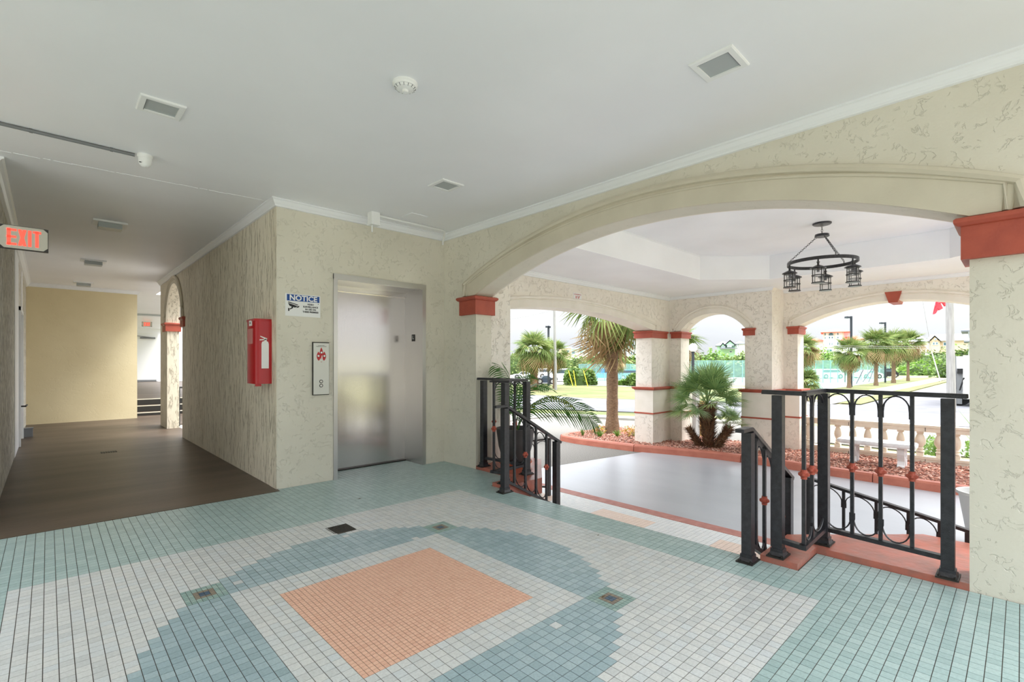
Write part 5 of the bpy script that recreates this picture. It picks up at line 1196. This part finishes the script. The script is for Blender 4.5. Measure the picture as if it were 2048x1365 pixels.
# fences ------------------------------------------------------------
NETM = NET
def fence(lab, p0, p1, h, n_, z0=ZG, rail=True, name='mesh_fence', netlow=0.0):
    a = Vector((*p0, z0)); b = Vector((*p1, z0)); r = thing(name, a, lab, 'fence'); t = (b-a).normalized(); nn = Vector((-t.y,t.x,0))*.01
    for k in range(n_+1):
        p = a.lerp(b, k/n_); q = MB(); q.tube([p, p+Vector((0,0,h+.05))], .04, 6); part('post', q, POLE if False else base_post, r)
    q = MB(); q.bar(a+Vector((0,0,h)), b+Vector((0,0,h)), .05); part('top_rail', q, base_post, r)
    q = MB(); lo = Vector((0,0,netlow)); hi = Vector((0,0,h)); q.add([a+lo-nn,b+lo-nn,b+hi-nn,a+hi-nn], [(0,1,2,3)]); part('mesh_screen', q, NETM, r)
base_post = base('fence_post', srgb(130,170,168), .5)[0]
fence('tall green mesh fence between the two clipped hedges and beyond', deep(1158,56), deep(1330,56), zat(729,56)-ZG, 10)
fence('lower mesh fence standing before the parked blue truck', deep(1175,50), deep(1260,50), zat(747,50)-ZG, 5)
fence('green mesh court fence left of the lawn palms', deep(1600,45), deep(1690,47), zat(722,46)-ZG, 6)
fence('green mesh court fence running behind the lawn palms', deep(1690,47), deep(1779,66), zat(717,56)-ZG, 7)
fence('green mesh fence seen through the small arch', deep(1380,48), deep(1520,48), zat(722,48)-ZG, 8)
q = MB(); x0_, y0_ = deep(1712, 44); x1_, y1_ = deep(1726, 46); q.tube([(x0_,y0_,ZG),(x1_,y1_,zat(741,46))], .05, 6); solo('fence_brace', q, DKPOLE, 'slanting dark brace left of the second lawn palm', 'brace', 'slanting court fence braces')
for pa, pb in ((1725,1744),(1737,1748)):
    q = MB(); x0_, y0_ = deep(pa, 48); x1_, y1_ = deep(pb, 50); q.tube([(x0_,y0_,ZG),(x1_,y1_,zat(738,50))], .04, 6); solo('fence_brace', q, DKPOLE, 'slanting brace of the court fence, %s of the pair beside the second lawn palm' % ('left' if pa == 1725 else 'right'), 'brace', 'slanting court fence braces')
# vehicles -----------------------------------------------------------
def car(px, d, wpx, hpx, col, lab, kind='sedan', rz=0.0, z0=ZG):
    x, y = deep(px, d); k = d/F; L = wpx*k; H = hpx*k; r = thing('car', (x,y,z0), lab, 'car', rz=-YAW+rz); W_ = 1.75
    if kind == 'sedan': pr = [(-.5,.18),(-.5,.55),(-.42,.64),(-.24,.68),(-.12,.98),(.12,1.0),(.28,.70),(.44,.62),(.5,.5),(.5,.18)]; wn = [(-.21,.70),(-.11,.94),(.11,.95),(.23,.70)]
    elif kind == 'van': pr = [(-.5,.15),(-.5,.92),(-.46,1.0),(.28,1.0),(.38,.66),(.47,.58),(.5,.45),(.5,.15)]; wn = [(-.44,.64),(-.44,.92),(.26,.92),(.34,.66)]
    else: pr = [(-.5,.2),(-.5,.58),(-.02,.60),(.0,.98),(.24,1.0),(.34,.66),(.47,.6),(.5,.45),(.5,.2)]; wn = [(.02,.66),(.03,.92),(.23,.94),(.31,.67)]
    q = MB(); q.prism([(a*L,b*H) for a, b in pr], -W_/2, W_/2, 'y'); part('body', q, CARB[col], r, local=True)
    q = MB(); q.prism([(a*L,b*H) for a, b in wn], -W_/2-.01, W_/2+.01, 'y'); part('windows', q, CARG, r, local=True)
    wr_ = max(.28, H*.2)
    for sx in (-.31,.31):
        for sy in (-1,1):
            q = MB(); q.tube([(sx*L,sy*(W_/2-.12),wr_),(sx*L,sy*(W_/2+.04),wr_)], wr_, 12); wl_ = part('wheel', q, TYRE, r, local=True)
            q = MB(); q.tube([(sx*L,sy*(W_/2+.03),wr_),(sx*L,sy*(W_/2+.05),wr_)], wr_*.55, 10); part('hubcap', q, POLE, wl_, local=True)
    q = MB(); q.box(.485*L,-W_*.42,.42*H,.503*L,-W_*.25,.5*H); q.box(.485*L,W_*.25,.42*H,.503*L,W_*.42,.5*H); part('headlight', q, WHITEP, r, local=True); return r
car(1091, 44, 40, 17, 'navy', 'dark blue sedan parked behind the palm trunks', 'sedan')
car(1048, 58, 46, 15, 'white', 'white sedan parked left of the shaggy palm', 'sedan')
car(1096, 62, 40, 19, 'white', 'white van parked behind the dark blue sedan', 'van')
car(1122, 50, 44, 26, 'white', 'white van parked left of the rounded hedge', 'van')
car(1205, 54, 56, 24, 'blue', 'bright blue pickup truck behind the mesh fence', 'truck')
car(1257, 56, 46, 20, 'teal', 'teal vehicle behind the fence right of the near palm', 'van')
car(1657, 60, 46, 19, 'white', 'white minivan behind the court fence at the left', 'van')
car(1713, 68, 24, 16, 'grey', 'grey car behind the first lawn palm', 'van')
car(1735, 60, 42, 17, 'white', 'white sedan between the first two lawn palms', 'sedan')
car(1770, 64, 34, 18, 'black', 'dark car beside the third lawn palm', 'van')
# poles and lamps ------------------------------------------------------
def pole(name, px, d, ytop, r0, r1, mat, lab, cat='pole', ybot=None, lean=0):
    x, y = deep(px, d); q = MB(); zt = zat(ytop, d); x2, y2 = deep(px+lean, d); q.tube([(x,y,ZG),(x2,y2,zt)], r0, 12, radii=[r0,r1]); return solo(name, q, mat, lab, cat, smooth=True)
pole('utility_pole', 1111.5, 34, 560, .10, .085, POLE, 'grey utility pole rising left of the rounded hedge', lean=-4)
pole('utility_pole', 1903, 19, 480, .145, .105, POLE, 'big weathered grey pole at the right of the keystone arch', lean=-6)
def lamp(px, d, ytop, arm, lab, twin=False):
    x, y = deep(px, d); r = thing('parking_lamp', (x,y,ZG), lab, 'lamp post'); zt = zat(ytop, d); k = d/F
    q = MB(); q.bar((x,y,ZG),(x,y,zt),.14 if not twin else .12); part('pole', q, DKPOLE, r)
    a = RIGHT*arm*k
    q = MB(); q.bar((x,y,zt-.1),(x+a.x*.5,y+a.y*.5,zt-.1),.07); part('arm', q, DKPOLE, r)
    q = MB(); p0 = Vector((x,y,zt-.1))+a*.45; p1 = Vector((x,y,zt-.08))+a; q.bar(p0, p1, .3, .13)
    if twin: q.bar(Vector((x,y,zt-.1))-a*.2, Vector((x,y,zt-.12))-a*.7, .3, .13)
    part('lamp_head', q, DKPOLE, r)
lamp(1097, 40, 652, -6, 'dark twin headed parking lamp left of the grey utility pole', True)
lamp(1702.5, 38, 633, -11, 'taller dark parking lamp over the first lawn palm')
lamp(1770.5, 47, 645, -10, 'shorter dark parking lamp over the third lawn palm')
gx, gy = deep(1386, 16.5)
r = thing('globe_lamp', (gx, gy, ZG), 'white globe lamp on a dark post seen through the small arch', 'lamp post'); gz = zat(696, 16.5)
q = MB(); q.tube([(gx,gy,ZG),(gx,gy,gz-.12)], .045, 12); q.lathe([(.09,0),(.09,.1),(.05,.16)], (gx,gy,ZG), 14); part('post', q, DKPOLE, r, smooth=True)
q = MB(); q.lathe([(.001,-.145)]+[(.145*math.sin(math.pi*k/12), -.145*math.cos(math.pi*k/12)) for k in range(1,12)]+[(.001,.145)], (gx,gy,gz), 24); part('globe', q, GLOBE, r, smooth=True)
q = MB(); q.lathe([(.05,-.17),(.06,-.13),(.05,-.12)], (gx,gy,gz), 14); part('collar', q, DKPOLE, r)
for k,(a, b) in enumerate(((1137,1146),(1147,1152),(1167,1176))):
    x0_, y0_ = deep(b, 39); x1_, y1_ = deep(a, 39.5); q = MB(); q.tube([(x0_,y0_,ZG),(x1_,y1_,zat(742,39))], .032, 8)
    solo('guy_guard', q, YELL, ('leftmost','middle','rightmost')[k]+' yellow guy wire guard before the rounded hedge', 'cable guard', 'yellow guy wire guards')
def wire(a, b, lab, r_=.012, mat=POLE, sag=0.0):
    a = Vector(a); b = Vector(b); q = MB(); q.tube([a.lerp(b,k/10)-Vector((0,0,sag*4*(k/10)*(1-k/10))) for k in range(11)], r_, 5); solo('cable', q, mat, lab, 'cable')
P3 = lambda px, py, d: (*deep(px,d), zat(py,d))
wire(P3(1838,560,50), P3(1863,703,50), 'thin guy cable slanting left of the big grey pole', .02)
wire(P3(1863,703,50), P3(1881,763.3,50), 'pale sleeved lower guy cable left of the big grey pole', .05, WHITE)
wire(P3(1600,690,34), P3(1960,691,34), 'upper overhead cable crossing before the lawn palms', .012, POLE, .1)
wire(P3(1600,693,34), P3(1960,695,34), 'lower overhead cable crossing before the lawn palms', .012, POLE, .1)
wire(P3(940,650,34), P3(1108,621,34), 'overhead cable left of the grey utility pole', .012, POLE, .1)
wire(P3(1110,621,34), P3(1240,626,34), 'overhead cable right of the grey utility pole', .012, POLE, .05)
q = MB(); D_ = 19.5
pts = [P3(*p, D_) for p in ((1898,590),(1876,596),(1873,612),(1868.5,629),(1872,627),(1878,617),(1879,621),(1886,617),(1881,606),(1887,607),(1891,613),(1898,604))]
q.add(pts+[(p[0]+.1*math.sin(i_*2.1),p[1]+.05,p[2]) for i_, p in enumerate(pts)], [tuple(range(12)), tuple(range(23,11,-1))]+[(i_,(i_+1)%12,12+(i_+1)%12,12+i_) for i_ in range(12)])
solo('flag', q, FLAGR, 'red flag hanging beside the top of the big grey pole', 'flag')
# wooden post, low wall behind fan palm
x_, y_ = 11.6, 5.38
q = MB(); q.box(11.75,5.42,ZG,11.87,5.54,.35); solo('wooden_post', q, WOODP, 'new yellow wooden post behind the fan palm', 'post')
q = MB(); q.box(12.4,5.95,ZG,12.62,6.15,.62); solo('utility_box', q, POLE, 'grey utility cabinet behind the fan palm', 'cabinet')
# white truck at the right edge
tx, ty = deep(1934, 21); tph = math.atan(910/F)
r = thing('box_truck', (tx, ty, ZG), 'white box truck edge with dark cab column at the right edge of the arch view', 'truck', rz=-YAW-tph); k = 21/F*math.cos(tph)
TX_ = lambda p: (p-1934)*k; TZ_ = lambda p: zat(p,21)-ZG
q = MB(); q.box(TX_(1926),0,.35,TX_(1990),5,TZ_(711)); part('cargo_box', q, WHITE, r, local=True)
q = MB(); q.box(TX_(1911),.4,.4,TX_(1926),2.2,TZ_(713)); part('cab', q, WHITE, r, local=True)
q = MB(); q.box(TX_(1913),.34,.1,TX_(1924),.42,TZ_(744)); q.box(TX_(1910),.34,.1,TX_(1912),.42,TZ_(712)); part('door_column', q, GREYP, r, local=True, label='dark grey door column')
q = MB(); q.box(TX_(1914),.25,TZ_(748),TX_(1926),.4,TZ_(738)); part('mirror', q, BLACKP, r, local=True)
q = MB(); q.bar((TX_(1919),.2,TZ_(782)),(TX_(1928),-.02,TZ_(756)),.04); q.tube([(TX_(1918),.5,.4),(TX_(1918),.7,.4)],.4,12); part('wheel', q, TYRE, r, local=True)
